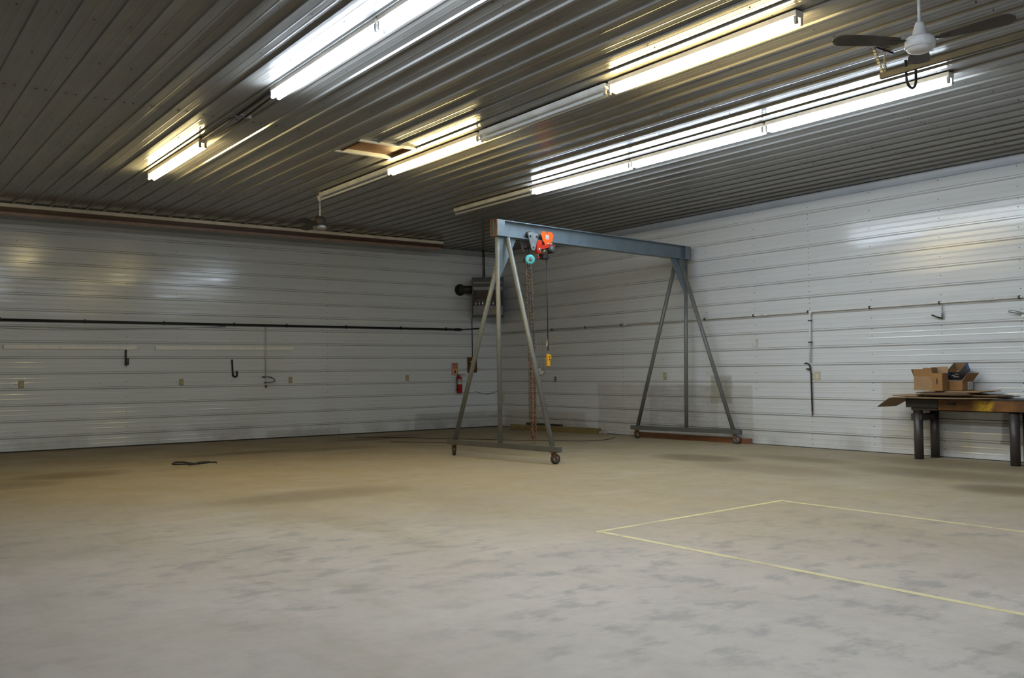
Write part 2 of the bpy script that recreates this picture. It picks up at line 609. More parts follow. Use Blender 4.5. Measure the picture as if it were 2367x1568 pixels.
# right wall: panels run along Y, facing -X
rows_ = [Y0, -19.4, -14.5, -9.61, -4.70, 0.0]
for i in range(5):
    L = rows_[i + 1] - rows_[i] + (0.03 if i < 4 else 0)
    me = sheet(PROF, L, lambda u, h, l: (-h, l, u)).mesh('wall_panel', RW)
    for r in range(5):
        linked('wall_panel', me, wr, Matrix.Translation((-0.0015 * (i % 2), rows_[i], r * 3 * PITCH)))
# ceiling: panels run along Y, facing down; the hatch opening is cut out of the rows it crosses
HX0, HX1, HY0, HY1 = -8.40, -7.62, -8.62, -7.98
ceil = MB().box((X0, Y0, H + 0.35), (0.15, 0.15, H + 0.45)).build('ceiling', BACKM, kind='structure')
crow = [Y0, -18.3, -13.40, -8.66, -3.70, 0.0]


def clip_prof(prof, u0, u1):
    out = []
    for (a, ha), (b, hb) in zip(prof[:-1], prof[1:]):
        for t in (u0, u1):
            pass
    def at(u):
        for (a, ha), (b, hb) in zip(prof[:-1], prof[1:]):
            if a <= u <= b and b > a:
                return ha + (hb - ha) * (u - a) / (b - a)
        return 0.0
    out = [(u0, at(u0))] + [(u, h) for (u, h) in prof if u0 < u < u1] + [(u1, at(u1))]
    return out


down = lambda u, h, l: (-u, l, -h)
for i in range(5):
    L = crow[i + 1] - crow[i] + (0.04 if i < 4 else 0)
    me = sheet(CPROF, L, down).mesh('ceiling_panel', CM)
    for j in range(20):
        xr = -j * 3 * PITCH
        xl = xr - 3 * PITCH
        off = 0.0016 * (i % 2) + 0.0008 * (j % 2)
        if i == 3 and xl < HX1 and xr > HX0:
            # strip pieces round the opening
            u0, u1 = max(0, xr - HX1), min(3 * PITCH, xr - HX0)
            m = MB()
            for (a, b, l0, l1) in ((0, u0, 0, L), (u1, 3 * PITCH, 0, L),
                                   (u0, u1, 0, HY0 - crow[i]), (u0, u1, HY1 - crow[i], L)):
                if b - a < 1e-4 or l1 - l0 < 1e-4:
                    continue
                pp = clip_prof(CPROF, a, b)
                n = len(pp)
                vv = [down(u, h, l) for l in (l0, l1) for (u, h) in pp]
                m.add(vv, [(q, q + 1, n + q + 1, n + q) for q in range(n - 1)])
            linked('ceiling_panel', m.mesh('ceiling_panel', CM), ceil, Matrix.Translation((xr, crow[i], H - off)))
        else:
            linked('ceiling_panel', me, ceil, Matrix.Translation((xr, crow[i], H - off)))

# screw heads
def screws(name_parent, spots, axis_dir):
    m = MB()
    d = Vector(axis_dir)
    a = Vector((0, 0, 1)) if abs(d.z) < 0.5 else Vector((1, 0, 0))
    b = d.cross(a)
    for p in spots:
        p = Vector(p)
        r, h = 0.0075, 0.006
        ring = [p + (a * math.cos(R(60 * k)) + b * math.sin(R(60 * k))) * r for k in range(6)]
        top = [q + d * h for q in ring]
        m.add(ring + top, [tuple(range(6, 12))] + [(k, (k + 1) % 6, 6 + (k + 1) % 6, 6 + k) for k in range(6)])
    m.build('screw_heads', SCREW, name_parent, kind='stuff')


sp = []
for x in (-1.47, -2.95, -4.41, -5.92, -7.16, -8.34, -9.82, -11.33, -12.6):
    for k in range(15):
        for dz in ((0.12,) if k % 3 else (-0.012, 0.07)):
            sp.append((x, -0.002, k * PITCH + PITCH * 0.5 * (1 if k % 3 else 0) + dz + (0 if k % 3 else PITCH)))
for x in (-9.33, -4.91):
    for k in range(30):
        sp.append((x, -0.003, 0.1 + k * PITCH / 2))
screws(wl, [s for s in sp if s[2] < 4.5], (0, -1, 0))
sp = []
for n in range(-2, 15):
    y = -3.48 - 1.22 * n
    for k in range(15):
        if n in (1, 5, 9):
            sp += [(-0.003, y, k * PITCH + q) for q in (0.06, 0.16, 0.235)]
        else:
            sp += [(-0.002, y, k * PITCH + q) for q in ((0.13,) if k % 3 else (0.13, 0.25))]
screws(wr, [s for s in sp if -20 < s[1] < -0.1 and s[2] < 4.5], (-1, 0, 0))
sp = []
for y in (-2.5, -3.72, -4.94, -6.2, -7.4, -8.66, -9.9, -11.1, -12.3, -13.42, -14.6, -15.8):
    for k in range(46):
        for q in (0.10, 0.2) if y in (-3.72, -8.66, -13.42) else (0.125,):
            sp.append((-k * PITCH - q, y, H - 0.003))
sp = [s for s in sp if not (HX0 - 0.1 < s[0] < HX1 + 0.1 and HY0 - 0.1 < s[1] < HY1 + 0.1)]
screws(ceil, sp, (0, 0, -1))

# flashing along the wall tops
m = MB()
pf = [(0.0, 0.0), (-0.03, 0.0), (-0.034, -0.03), (-0.03, -0.075), (-0.022, -0.13), (-0.004, -0.14)]
def strip(a, b, wfun):
    v = [wfun(q, l) for l in (a, b) for q in pf]
    n = len(pf)
    return MB().add(v, [(i, i + 1, n + i + 1, n + i) for i in range(n - 1)])
strip(Y0, -0.03, lambda q, l: (q[0], l, H - 0.004 + q[1])).build('trim_1', TRIMM, kind='structure')
strip(X0, -0.03, lambda q, l: (l, q[0], H - 0.004 + q[1])).build('trim_2', TRIMM, kind='structure')
# dark sill gap at the foot of the left wall and corner angle
MB().box((X0, -0.012, 0.0), (-0.02, 0.02, 0.025)).build('baseboard_left', BACKM, kind='structure')
MB().box((-0.012, Y0, 0.0), (0.02, 0.0, 0.012)).build('baseboard_right', BACKM, kind='structure')

# painted lines on the floor
LM = line_mat()
def floor_line(a, b, wd=0.055):
    a, b = Vector((*a, 0)), Vector((*b, 0))
    d = (b - a).normalized()
    n = Vector((-d.y, d.x, 0)) * wd / 2
    m = MB()
    q = [a - n, b - n, b + n, a + n]
    m.add([p + Vector((0, 0, z)) for z in (0.0, 0.0016) for p in q],
          [(4, 5, 6, 7), (0, 1, 5, 4), (1, 2, 6, 5), (2, 3, 7, 6), (3, 0, 4, 7)])
    m.build('painted_line', LM, floor)
floor_line((-8.70, -13.57), (-5.86, -13.39))
floor_line((-8.66, -13.60), (-8.63, -19.2), 0.06)
floor_line((-5.885, -13.42), (-5.91, -18.4), 0.05)

# ------------------------------------------------------------------ ceiling hatch
hx0, hx1, hy0, hy1 = HX0, HX1, HY0, HY1
t = thing('ceiling_hatch', ((hx0 + hx1) / 2, (hy0 + hy1) / 2, H), 'attic hatch with a recessed brown plywood lid and white edge strips', 'hatch')
cx, cy = t.location.x, t.location.y
a, b = (hx1 - hx0) / 2, (hy1 - hy0) / 2
MB().box((-a, -b, 0.022), (a, b, 0.04)).build('lid', HATCHW, t)
for sx in (-1, 1):
    MB().box((min(sx * a, sx * (a + 0.012)), -b, -0.02), (max(sx * a, sx * (a + 0.012)), b, 0.1)).build('side_liner', HATCHW, t)
MB().box((-a - 0.08, -b - 0.045, -0.03), (a + 0.11, -b, 0.1)).build('edge_strip', WHITE, t)
MB().box((-a - 0.10, b, -0.03), (a + 0.02, b + 0.05, 0.1)).build('edge_strip', WHITE, t)

# ------------------------------------------------------------------ steel beam under the ceiling
bx0, bx1, by = -15.2, -2.43, -1.06
zt_ = H - 0.022
t = thing('steel_beam', ((bx0 + bx1) / 2, by, zt_ - 0.2), 'long brown steel beam with white top flange under the ceiling along the left wall', 'beam')
hl = (bx1 - bx0) / 2
MB().box((-hl, -0.075, 0.138), (hl, 0.075, 0.2)).build('top_flange', BEAMW, t)
MB().box((-hl, -0.012, 0.045), (hl + 0.03, 0.012, 0.138)).build('web', BEAMB, t)
MB().box((-hl, -0.075, 0.0), (hl - 0.07, 0.075, 0.045)).build('bottom_flange', BEAMP, t)

# ------------------------------------------------------------------ strip lights
FZ = H - 0.019
tube_len = 2.36
tm = {}
for key, mt in (('c', TUBE_C), ('w', TUBE_W), ('o', TUBEOFF)):
    mb = MB()
    mb.tube([(0, -tube_len / 2, 0), (0, tube_len / 2, 0)], 0.019, 8, cap=False)
    tm[key] = mb.mesh('lamp_tube', mt)
body = MB()
bp = [(-0.055, 0.0), (0.055, 0.0), (0.055, -0.045), (0.03, -0.062), (-0.03, -0.062), (-0.055, -0.045)]
Mb = frame((1, 0, 0), (0, 0, 1), (0, -1, 0))
body.prism(bp, -1.21, 1.21, Mb)
body_me = body.mesh('fixture_body', FIXT)
lit_body_me = body.mesh('fixture_body', simple('dulled_lit_fixture_enamel', (0.60, 0.55, 0.47), 0.4, 0, 0.15, 4))  # lit fixtures get a duller copy to hold back their tubes' glare
nb = MB()
nb.prism([(x * 0.75, y) for x, y in bp], -1.21, 1.21, Mb)
nbody_me = nb.mesh('fixture_body', FIXT)
sk = MB()
sk.box((-0.016, -0.014, -0.122), (0.016, 0.014, -0.05), 0.004)
sock_me = sk.mesh('lamp_socket', SOCK)


def strip_light(x, y0, y1, kind, label, tubes=2):
    t = thing('strip_light', (x, (y0 + y1) / 2, FZ), label, 'strip light', group='strip lights on the ceiling')
    sc_ = abs(y1 - y0) / 2.44
    Ms = Matrix.Scale(sc_, 4, (0, 1, 0))
    linked('fixture_body', (body_me if kind == 'o' else lit_body_me) if tubes == 2 else nbody_me, t, Ms)
    offs = (-0.035, 0.035) if tubes == 2 else (0.0,)
    for ox in offs:
        for s in (-1, 1):
            linked('lamp_socket', sock_me, t, Matrix.Translation((ox, s * 1.195 * sc_, 0)))
        linked('lamp_tube', tm[kind], t, Matrix.Translation((ox, 0, -0.11)) @ Ms)
    return t


R1, R2, R3 = -10.23, -7.36, -4.60
strip_light(R1, -7.60, -5.12, 'w', 'lit warm strip light alone at the far end of the leftmost row')
strip_light(R1 - 0.05, -12.60, -10.16, 'c', 'lit cool white strip light in the leftmost row, the nearer whole one')
strip_light(R1 - 0.05, -15.06, -12.62, 'c', 'lit cool white strip light cut off by the top of the picture')
strip_light(R2, -7.43, -4.99, 'o', 'unlit narrow strip light leading to the far ceiling fan', 1)
strip_light(R2, -9.89, -7.45, 'w', 'lit warm strip light beside the ceiling hatch')
strip_light(R2, -12.37, -9.93, 'o', 'unlit white two-tube strip light in the middle row')
strip_light(R2, -14.84, -12.40, 'w', 'lit warm strip light nearest the camera in the middle row')
strip_light(R3, -7.42, -5.00, 'o', 'unlit narrow strip light at the far end of the right row', 1)
strip_light(R3, -9.84, -7.44, 'c', 'lit cool white strip light above the gantry hoist, farthest lit of the right row')
strip_light(R3, -12.29, -9.86, 'c', 'lit cool white strip light in the middle of the right row')
strip_light(R3, -14.72, -12.31, 'c', 'lit cool white strip light behind the near ceiling fan')

strip_light(R1 - 0.05, -17.54, -15.10, 'c', 'added unseen cool white strip light over the camera in the leftmost row')  # three lights out of view, added to brighten the near floor
strip_light(R1 - 0.05, -20.02, -17.58, 'c', 'added unseen cool white strip light behind the camera in the leftmost row')
strip_light(R2, -20.9, -18.46, 'c', 'added unseen cool white strip light behind the camera in the middle row')

# conduit between the lights of the left row
t = thing('ceiling_conduit', (R1, -8.9, FZ), 'thin grey conduit pair running between the lights of the left row', 'conduit')
MB().tube([(-0.03, 1.3, -0.02), (-0.05, -1.27, -0.02)], 0.014, 8).build('conduit_run', DARKM, t)
MB().tube([(0.03, 1.3, -0.035), (0.07, 0.2, -0.03), (0.0, -1.27, -0.03)], 0.012, 8).build('cable_run', DARKM, t)
MB().box((-0.09, -0.1, -0.04), (0.13, -0.085, 0.0)).build('cable_strap', GREYM, t)


# ------------------------------------------------------------------ ceiling fans
def ceiling_fan(x, y, angs, label, motor_dark, pitch=(6, 0, -9), dz=0.0):
    t = thing('ceiling_fan', (x, y, H - 0.02), label, 'ceiling fan', group='ceiling fans')
    MB().lathe([(0.0, 0.0), (0.055, 0.0), (0.055, -0.02), (0.03, -0.085), (0.014, -0.1), (0, -0.1)], 20).build('canopy', FANW, t)
    Z_ = Matrix.Translation((0, 0, dz))
    MB().tube([(0, 0, -0.09), (0, 0, -0.42 + dz)], 0.0125, 12).build('downrod', FANW, t)
    if motor_dark:
        MB().lathe([(0, -0.36), (0.05, -0.365), (0.085, -0.39), (0.095, -0.43), (0.095, -0.525), (0.0, -0.525)], 24, Z_).build('yoke_cover', FANB, t)
        MB().lathe([(0, -0.515), (0.115, -0.52), (0.124, -0.535), (0.122, -0.57), (0.10, -0.60), (0.06, -0.615), (0, -0.62)], 28, Z_).build('motor_housing', GREYM, t)
    else:
        MB().lathe([(0, -0.385), (0.03, -0.385), (0.036, -0.40), (0.058, -0.485), (0.062, -0.50), (0.0, -0.50)], 24, Z_).build('yoke_cover', FANW, t)
        mo = MB().lathe([(0, -0.495), (0.09, -0.50), (0.112, -0.515), (0.116, -0.53), (0.116, -0.578), (0.108, -0.59), (0.10, -0.592), (0.0, -0.592)], 32, Z_).build('motor_housing', FANW, t)
        MB().lathe([(0.1, -0.592), (0.092, -0.61), (0.06, -0.624), (0, -0.63)], 32, Z_).build('motor_cap', FANW, mo)
    z = -0.53 + dz
    for a_, pt in zip(angs, pitch):
        M = Matrix.Rotation(R(a_), 4, 'Z') @ Matrix.Translation((0, 0, z)) @ Matrix.Rotation(R(pt), 4, 'X')
        arm = MB()
        arm.box((0.08, -0.02, -0.004), (0.22, 0.02, 0.004))
        arm.xf(M)
        ao = arm.build('blade_arm', DARKM, t)
        n = 14
        v = []
        for k in range(n + 1):
            s = k / n
            xx = 0.16 + 0.52 * s
            wd = 0.048 + 0.042 * math.sin(min(1, s * 1.15) * math.pi * 0.5)
            if s > 0.85:
                q = (s - 0.85) / 0.15
                wd *= math.sqrt(max(0.0, 1 - q * q * 0.96))
            tw = R(6) * (1 - s)
            dzz = 0.025 * s
            for zz in (0.003, -0.003):
                for sgn in (-1, 1):
                    v.append(M @ Vector((xx, sgn * wd * math.cos(tw) + 0.008 * s, sgn * wd * math.sin(tw) + dzz + zz)))
        f = []
        for k in range(n):
            o = k * 4
            p_ = o + 4
            f += [(o, o + 1, p_ + 1, p_), (o + 2, p_ + 2, p_ + 3, o + 3), (o, p_, p_ + 2, o + 2), (o + 1, o + 3, p_ + 3, p_ + 1)]
        f += [(0, 2, 3, 1), (4 * n, 4 * n + 1, 4 * n + 3, 4 * n + 2)]
        MB().add(v, f).build('blade', FANB, t)
    return t


ceiling_fan(-7.226, -15.848, (140, 30, -75), 'white three-blade ceiling fan hanging close to the camera at upper right', False, dz=-0.012)
ceiling_fan(-7.28, -4.78, (-25, 95, 215), 'small distant ceiling fan at the end of the middle light row', True, pitch=(13, 13, 13))

# ------------------------------------------------------------------ door opener rail with hanger
t = thing('opener_rail', (-5.98, -14.8, 4.22), 'door opener rail hung on perforated angle iron behind the near ceiling fan', 'rail')
MB().box((-0.02, -4.6, 0.0), (0.02, 0.06, 0.045)).build('rail', simple('olive_brown_rail_paint', (0.07, 0.055, 0.03), 0.6), t)
def perforated(a_, b_, nm):
    a_, b_ = Vector(a_), Vector(b_)
    d = b_ - a_
    L = d.length
    d.normalize()
    s1 = d.cross(Vector((0, 1, 0))).normalized()
    s2 = s1.cross(d)
    M = frame(s1, s2, d, a_)
    mm = MB()
    n = 9
    for k in range(n):
        z0, z1 = L * k / n, L * (k + 0.55) / n
        z2 = L * (k + 1) / n
        mm.box((0, -0.002, z0), (0.032, 0.002, z1))
        mm.box((0, -0.002, z1), (0.013, 0.002, z2))
        mm.box((-0.002, 0, z0), (0.002, 0.03, z1))
        mm.box((-0.002, 0, z1), (0.002, 0.012, z2))
    mm.xf(M)
    return mm.build(nm, CREAM, t)
perforated((0.0, 0.02, 0.04), (0.03, 0.13, 0.335), 'hanger_strap')
perforated((0.0, 0.0, 0.04), (0.19, 0.11, 0.335), 'hanger_strap')
MB().box((0.0, 0.095, 0.315), (0.30, 0.13, 0.335)).build('ceiling_bracket', DARKM, t)
arc = [(0.16 + 0.085 * math.cos(R(q)), -0.16, -0.02 + 0.085 * math.sin(R(q)) * 1.1) for q in range(180, 361, 15)]
MB().tube([(0.075, -0.16, 0.14)] + arc + [(0.245, -0.16, 0.14)], 0.013, 8).build('cable_loop', BLACK, t)

# ------------------------------------------------------------------ gantry crane
A = R(7.0)
U = Vector((math.cos(A), math.sin(A), 0))
V = Vector((-math.sin(A), math.cos(A), 0))
t = thing('gantry_crane', (-2.96, -7.19, 0), 'grey-blue rolling gantry crane with an I-beam on two pipe A-frames', 'gantry crane', A)
gantry = t
E0, E1, ZB, ZT = -2.53, 2.78, 3.645, 3.915
fw = 0.078
mb = MB()
mb.box((E0 + 0.012, -fw, ZT - 0.014), (E1 - 0.01, fw, ZT))
mb.box((E0 + 0.012, -fw, ZB), (E1 - 0.01, fw, ZB + 0.014))
mb.box((E0 + 0.012, -0.006, ZB + 0.014), (E1 - 0.01, 0.006, ZT - 0.014))
bo = mb.build('beam', CRANE, t)
# stiffener plates and rusty cut ends
for (e, s) in ((E0, 1), (E1, -1)):
    for sv in (-1, 1):
        x_a, x_b = sorted((e + s * 0.012, e + s * 0.175))
        y_a, y_b = sorted((sv * (fw - 0.008), sv * (fw + 0.003)))
        MB().box((x_a, y_a, ZB + 0.002), (x_b, y_b, ZT - 0.002)).build('end_plate', CRANE, bo)
    mb = MB()
    x_a, x_b = sorted((e, e + s * 0.012))
    mb.box((x_a, -fw, ZT - 0.016), (x_b, fw, ZT))
    mb.box((x_a, -fw, ZB), (x_b, fw, ZB + 0.016))
    mb.box((x_a, -0.008, ZB + 0.016), (x_b, 0.008, ZT - 0.016))
    for sv in (-1, 1):
        y_a, y_b = sorted((sv * (fw - 0.012), sv * (fw + 0.003)))
        mb.box((x_a, y_a, ZB + 0.016), (x_b, y_b, ZT - 0.016))
    mb.build('cut_end', RUST, bo)


def a_frame(ub, uv, ua, s, dv=0.0):
    """s=+1: the inside of the crane lies towards +u"""
    ZBASE = 0.185
    base = MB()
    hw, hh, hl_ = 0.042, 0.085, 1.335
    base.box((ub - hw, dv - hl_, ZBASE), (ub + hw, dv + hl_, ZBASE + hh), 0.006)
    bb = base.build('base_beam', BASEM, t)
    mb_ = MB().tube([(ub + (uv - ub) * 0.3, 0, ZBASE + hh - 0.01), (uv, 0, ZB)], 0.038, 16)
    mb_.build('upright', PIPE, t)
    for sv in (-1, 1):
        MB().tube([(ub, dv + sv * 1.17, ZBASE + hh - 0.02), (ua, sv * 0.05, ZB - 0.02)], 0.039, 16).build('brace_leg', PIPE, t)
    g = [(uv - s * 0.03, ZB), (ua + s * 0.25, ZB), (ua + s * 0.14, ZB - 0.19), (uv + s * 0.03, ZB - 0.72), (uv - s * 0.02, ZB - 0.72)]
    M = frame((1, 0, 0), (0, 0, 1), (0, -1, 0))
    MB().prism(g, -0.006, 0.006, M).build('gusset', CRANE, t)
    for sv in (-1, 1):
        caster(ub, dv + sv * 1.19, ZBASE, 35 * sv + (20 if s > 0 else -25))


def caster(x, y, z, ang):
    M = Matrix.Translation((x, y, z)) @ Matrix.Rotation(R(ang), 4, 'Z')
    r = 0.078
    off = 0.03
    fk = MB()
    fk.box((-0.045, -0.045, -0.012), (0.045, 0.045, 0.0))
    fk.lathe([(0.0, -0.035), (0.035, -0.035), (0.035, -0.012), (0, -0.012)], 14)
    for sy in (-1, 1):
        y_a, y_b = sorted((sy * 0.031, sy * 0.036))
        Mf = frame((1, 0, 0), (0, 0, 1), (0, -1, 0))
        fk.prism([(-0.03, -0.03), (0.03, -0.03), (off + 0.018, -(z - r) - 0.015), (off - 0.018, -(z - r) - 0.015)], -y_b, -y_a, Mf)
    fk.xf(M)
    fo = fk.build('caster_fork', RUST, t)
    Mw = M @ Matrix.Translation((off, 0, -(z - r))) @ Matrix.Rotation(R(90), 4, 'X')
    MB().lathe([(0.05, -0.026), (r - 0.006, -0.026), (r, -0.018), (r, 0.018), (r - 0.006, 0.026), (0.05, 0.026)], 28, Mw).build('caster_wheel', RUBWHL, fo)
    MB().lathe([(0, -0.029), (0.02, -0.029), (0.022, -0.023), (0.052, -0.021), (0.052, 0.021), (0.022, 0.023), (0.02, 0.029), (0, 0.029)], 20, Mw).build('caster_hub', HUB, fo)


a_frame(-2.42, -2.455, -2.27, 1)
a_frame(2.60, 2.71, 2.45, -1, 0.05)

# ------------------------------------------------------------------ chain hoist on its trolley
def gl(u, v, z):
    p = Vector((-2.96, -7.19, 0)) + U * u + V * v
    return (p.x, p.y, z)


FRONT = frame((1, 0, 0), (0, 0, 1), (0, -1, 0))     # prism in the local x/z plane, extruded towards -y
HU = -1.735
t = thing('chain_hoist', gl(HU, 0, ZB), 'manual chain hoist with teal hand wheel and long chains on the gantry beam', 'chain hoist', A)
plate = [(-0.115, 0.085), (-0.10, 0.115), (-0.06, 0.12), (0.06, 0.12), (0.10, 0.115), (0.115, 0.085), (0.105, 0.03), (0.045, -0.15), (0.03, -0.185), (-0.03, -0.185), (-0.045, -0.15), (-0.105, 0.03)]
for sv in (-1, 1):
    d0, d1 = (0.105, 0.115) if sv < 0 else (-0.115, -0.105)
    po = MB().prism(plate, d0, d1, FRONT).build('trolley_plate', ZINC, t)
    for xx in (-0.075, 0.075):
        Mw = Matrix.Translation((xx, sv * 0.073, 0.075)) @ Matrix.Rotation(R(90), 4, 'X')
        MB().lathe([(0, -0.026), (0.05, -0.026), (0.056, -0.018), (0.056, 0.026), (0.064, 0.03), (0.0, 0.03)], 20, Mw if sv < 0 else Mw @ Matrix.Rotation(R(180), 4, 'X')).build('trolley_wheel', DARKM, t)
        Mw2 = Matrix.Translation((xx, sv * 0.12, 0.05)) @ Matrix.Rotation(R(90), 4, 'X')
        MB().lathe([(0, -0.008), (0.018, -0.008), (0.02, 0.0), (0.02, 0.006), (0, 0.006)], 6, Mw2, False).build('axle_nut', DARKM, po)
MB().tube([(0, -0.125, -0.135), (0, 0.125, -0.135)], 0.014, 10).build('load_pin', DARKM, t)
MB().tube([(0, 0.0, -0.12), (-0.03, 0, -0.19), (-0.02, 0, -0.25), (0.02, 0, -0.27)], 0.018, 8).build('top_hook', DARKM, t)
WZ = -0.34
TURN = Matrix.Translation((0.005, 0, WZ)) @ Matrix.Rotation(R(-33), 4, 'Z')
Mw = TURN @ Matrix.Rotation(R(90), 4, 'X')
MB().lathe([(0, -0.09), (0.078, -0.09), (0.085, -0.08), (0.085, 0.075), (0, 0.075)], 24, Mw).build('gear_housing', DARKM, t)
wo = MB().lathe([(0.036, 0.106), (0.052, 0.113), (0.072, 0.106), (0.086, 0.09), (0.09, 0.07), (0.0, 0.07), (0.0, 0.1), (0.036, 0.1)], 30, Mw).build('hand_wheel_cover', TEAL, t)
MB().lathe([(0, 0.108), (0.036, 0.108), (0.036, 0.098), (0, 0.098)], 20, Mw).build('hub_plate', GREYM, wo)
MB().lathe([(0, 0.118), (0.012, 0.118), (0.014, 0.108), (0, 0.108)], 8, Mw).build('hub_bolt', DARKM, wo)
for q in range(3):
    b_ = MB().box((-0.008, -0.116, 0.016), (0.008, -0.106, 0.03))
    b_.xf(TURN @ Matrix.Rotation(R(120 * q), 4, 'Y'))
    b_.build('hub_slot', BLACK, wo)


def link_verts(ln, wd, r, seg=6, n=10):
    out, faces = [], []
    ctr = []
    hl_ = ln / 2 - wd / 2
    for k in range(n):
        a_ = 2 * math.pi * (k + 0.5) / n
        cx_, cz_ = math.cos(a_) * wd / 2, math.sin(a_) * wd / 2
        cz_ += hl_ if cz_ > 0 else -hl_
        ctr.append((Vector((cx_, 0, cz_)), Vector((math.cos(a_), 0, math.sin(a_)))))
    for (c, nrm) in ctr:
        for j in range(seg):
            b_ = 2 * math.pi * j / seg
            out.append(c + nrm * math.cos(b_) * r + Vector((0, 1, 0)) * math.sin(b_) * r)
    for k in range(n):
        for j in range(seg):
            k2, j2 = (k + 1) % n, (j + 1) % seg
            faces.append((k * seg + j, k2 * seg + j, k2 * seg + j2, k * seg + j2))
    return out, faces


def chain(path, ln, wd, r, seg=4, n=8):
    """links strung along a polyline"""
    mm = MB()
    v0, f0 = link_verts(ln, wd, r, seg, n)
    pts = [Vector(p) for p in path]
    step = ln - 2.6 * r
    carry, k = 0.0, 0
    for a_, b_ in zip(pts[:-1], pts[1:]):
        d = b_ - a_
        L = d.length
        d.normalize()
        s_ = carry
        while s_ < L:
            side = Vector((1, 0, 0)) if abs(d.x) < 0.8 else Vector((0, 0, 1))
            y_ = d.cross(side).normalized()
            x_ = y_.cross(d)
            if k % 2:
                x_, y_ = y_, -x_
            c_, s2 = math.cos(0.7), math.sin(0.7)
            x_, y_ = x_ * c_ + y_ * s2, y_ * c_ - x_ * s2
            M = frame(x_, y_, d, a_ + d * s_)
            mm.add([M @ q for q in v0], f0, True)
            k += 1
            s_ += step
        carry = s_ - L
    return mm


LO = 1.69 - ZB
for (x_, y_, zb_) in ((-0.105, -0.03, 1.62 - ZB), (-0.07, -0.055, LO), (-0.035, -0.02, LO), (0.0, -0.05, 1.75 - ZB), (-0.05, -0.085, 2.1 - ZB)):
    chain([(x_, y_, -0.40), (x_ + 0.06, y_, zb_)], 0.05, 0.03, 0.0068).build('hand_chain', CHAIN, t, kind='stuff')
MB().box((0.0, -0.055, LO - 0.09), (0.05, -0.005, LO + 0.02), 0.008).build('chain_hook', DARKM, t)
for x_ in (0.0, 0.082):
    chain([(x_ - 0.01, -0.03, LO - 0.07), (x_ + 0.0, -0.03, 0.30 + (0.02 if x_ else 0.045) - ZB)], 0.062, 0.034, 0.0082).build('load_chain', RUSTCHAIN, t, kind='stuff')
chain([(0.005, -0.03, 0.33 - ZB), (0.035, -0.03, 0.285 - ZB), (0.06, -0.03, 0.285 - ZB), (0.084, -0.03, 0.33 - ZB)], 0.062, 0.034, 0.0082).build('load_chain', RUSTCHAIN, t, kind='stuff')

# ------------------------------------------------------------------ orange electric hoist
HU2 = -1.43
t = thing('electric_hoist', gl(HU2, 0, ZB), 'orange electric hoist with black motor and yellow hand control on the gantry beam', 'electric hoist', A)
op = [(x * 1.28, z_ * 1.08 + 0.005) for x, z_ in [(-0.105, 0.145), (-0.075, 0.165), (-0.035, 0.165), (-0.012, 0.14), (0.012, 0.14), (0.035, 0.165), (0.075, 0.165), (0.105, 0.145), (0.115, 0.105), (0.105, 0.07), (0.095, 0.02), (0.06, -0.02), (0.02, -0.09), (-0.02, -0.09), (-0.055, -0.02), (-0.085, 0.02), (-0.095, 0.07), (-0.115, 0.105)]]
for sv in (-1, 1):
    d0, d1 = (0.115, 0.127) if sv < 0 else (-0.127, -0.115)
    po = MB().prism([(x + 0.02, z_ - 0.02) for x, z_ in op], d0, d1, FRONT).build('trolley_plate', ORANGE, t)
    if sv < 0:
        MB().box((-0.02, -0.129, 0.03), (0.055, -0.127, 0.105)).build('rating_label', LABELW, po)
        for q, (a_, b_) in enumerate(((0.0, 0.045), (-0.01, 0.04), (0.0, 0.035))):
            MB().box((a_, -0.1295, 0.042 + q * 0.02), (b_, -0.129, 0.050 + q * 0.02)).build('label_print', SOCK, po)
    for xx in (-0.05, 0.09):
        Mw = Matrix.Translation((xx, sv * 0.078, 0.07)) @ Matrix.Rotation(R(90), 4, 'X')
        MB().lathe([(0, -0.03), (0.055, -0.03), (0.055, 0.03), (0, 0.03)], 18, Mw).build('trolley_wheel', DARKM, t)
for xx in (0.04, 0.115):
    MB().tube([(xx, -0.16, -0.045), (xx, 0.14, -0.045)], 0.012, 10).build('cross_bolt', GREYM, t)
rp = [(-0.237, -0.09), (-0.20, -0.10), (0.03, -0.055), (0.21, -0.05), (0.19, -0.08), (0.06, -0.10), (-0.08, -0.145), (-0.13, -0.15), (-0.135, -0.22), (-0.20, -0.23), (-0.235, -0.17)]
MB().prism(rp, 0.06, 0.135, FRONT).build('frame_plate', REDP, t)
MB().prism([(-0.20, 0.0), (-0.085, 0.0), (-0.07, -0.07), (-0.21, -0.10)], -0.02, 0.10, FRONT).build('hanger_block', REDP, t)
MB().lathe([(0, 0.15), (0.028, 0.15), (0.032, 0.137), (0, 0.137)], 14, Matrix.Translation((-0.18, 0.0, -0.165)) @ Matrix.Rotation(R(90), 4, 'X')).build('drum_cap', GREYM, t)
MB().lathe([(0, -0.13), (0.062, -0.13), (0.07, -0.11), (0.07, 0.12), (0.066, 0.17), (0.0, 0.17)], 26, Matrix.Translation((0.115, 0.0, -0.135)) @ Matrix.Rotation(R(90), 4, 'X')).build('motor', BLACK, t)
MB().lathe([(0, 0.186), (0.05, 0.184), (0.06, 0.17), (0, 0.165)], 22, Matrix.Translation((0.115, 0.0, -0.135)) @ Matrix.Rotation(R(90), 4, 'X')).build('motor_end_cap', simple('dark_grey_cast_cap', (0.085, 0.085, 0.09), 0.4), t)
MB().lathe([(0, -0.05), (0.06, -0.05), (0.066, -0.03), (0.066, 0.09), (0, 0.10)], 22, Matrix.Translation((-0.005, -0.02, -0.18)) @ Matrix.Rotation(R(90), 4, 'X')).build('gear_case', simple('oily_bare_metal', (0.16, 0.14, 0.11), 0.3, 0.7), t)
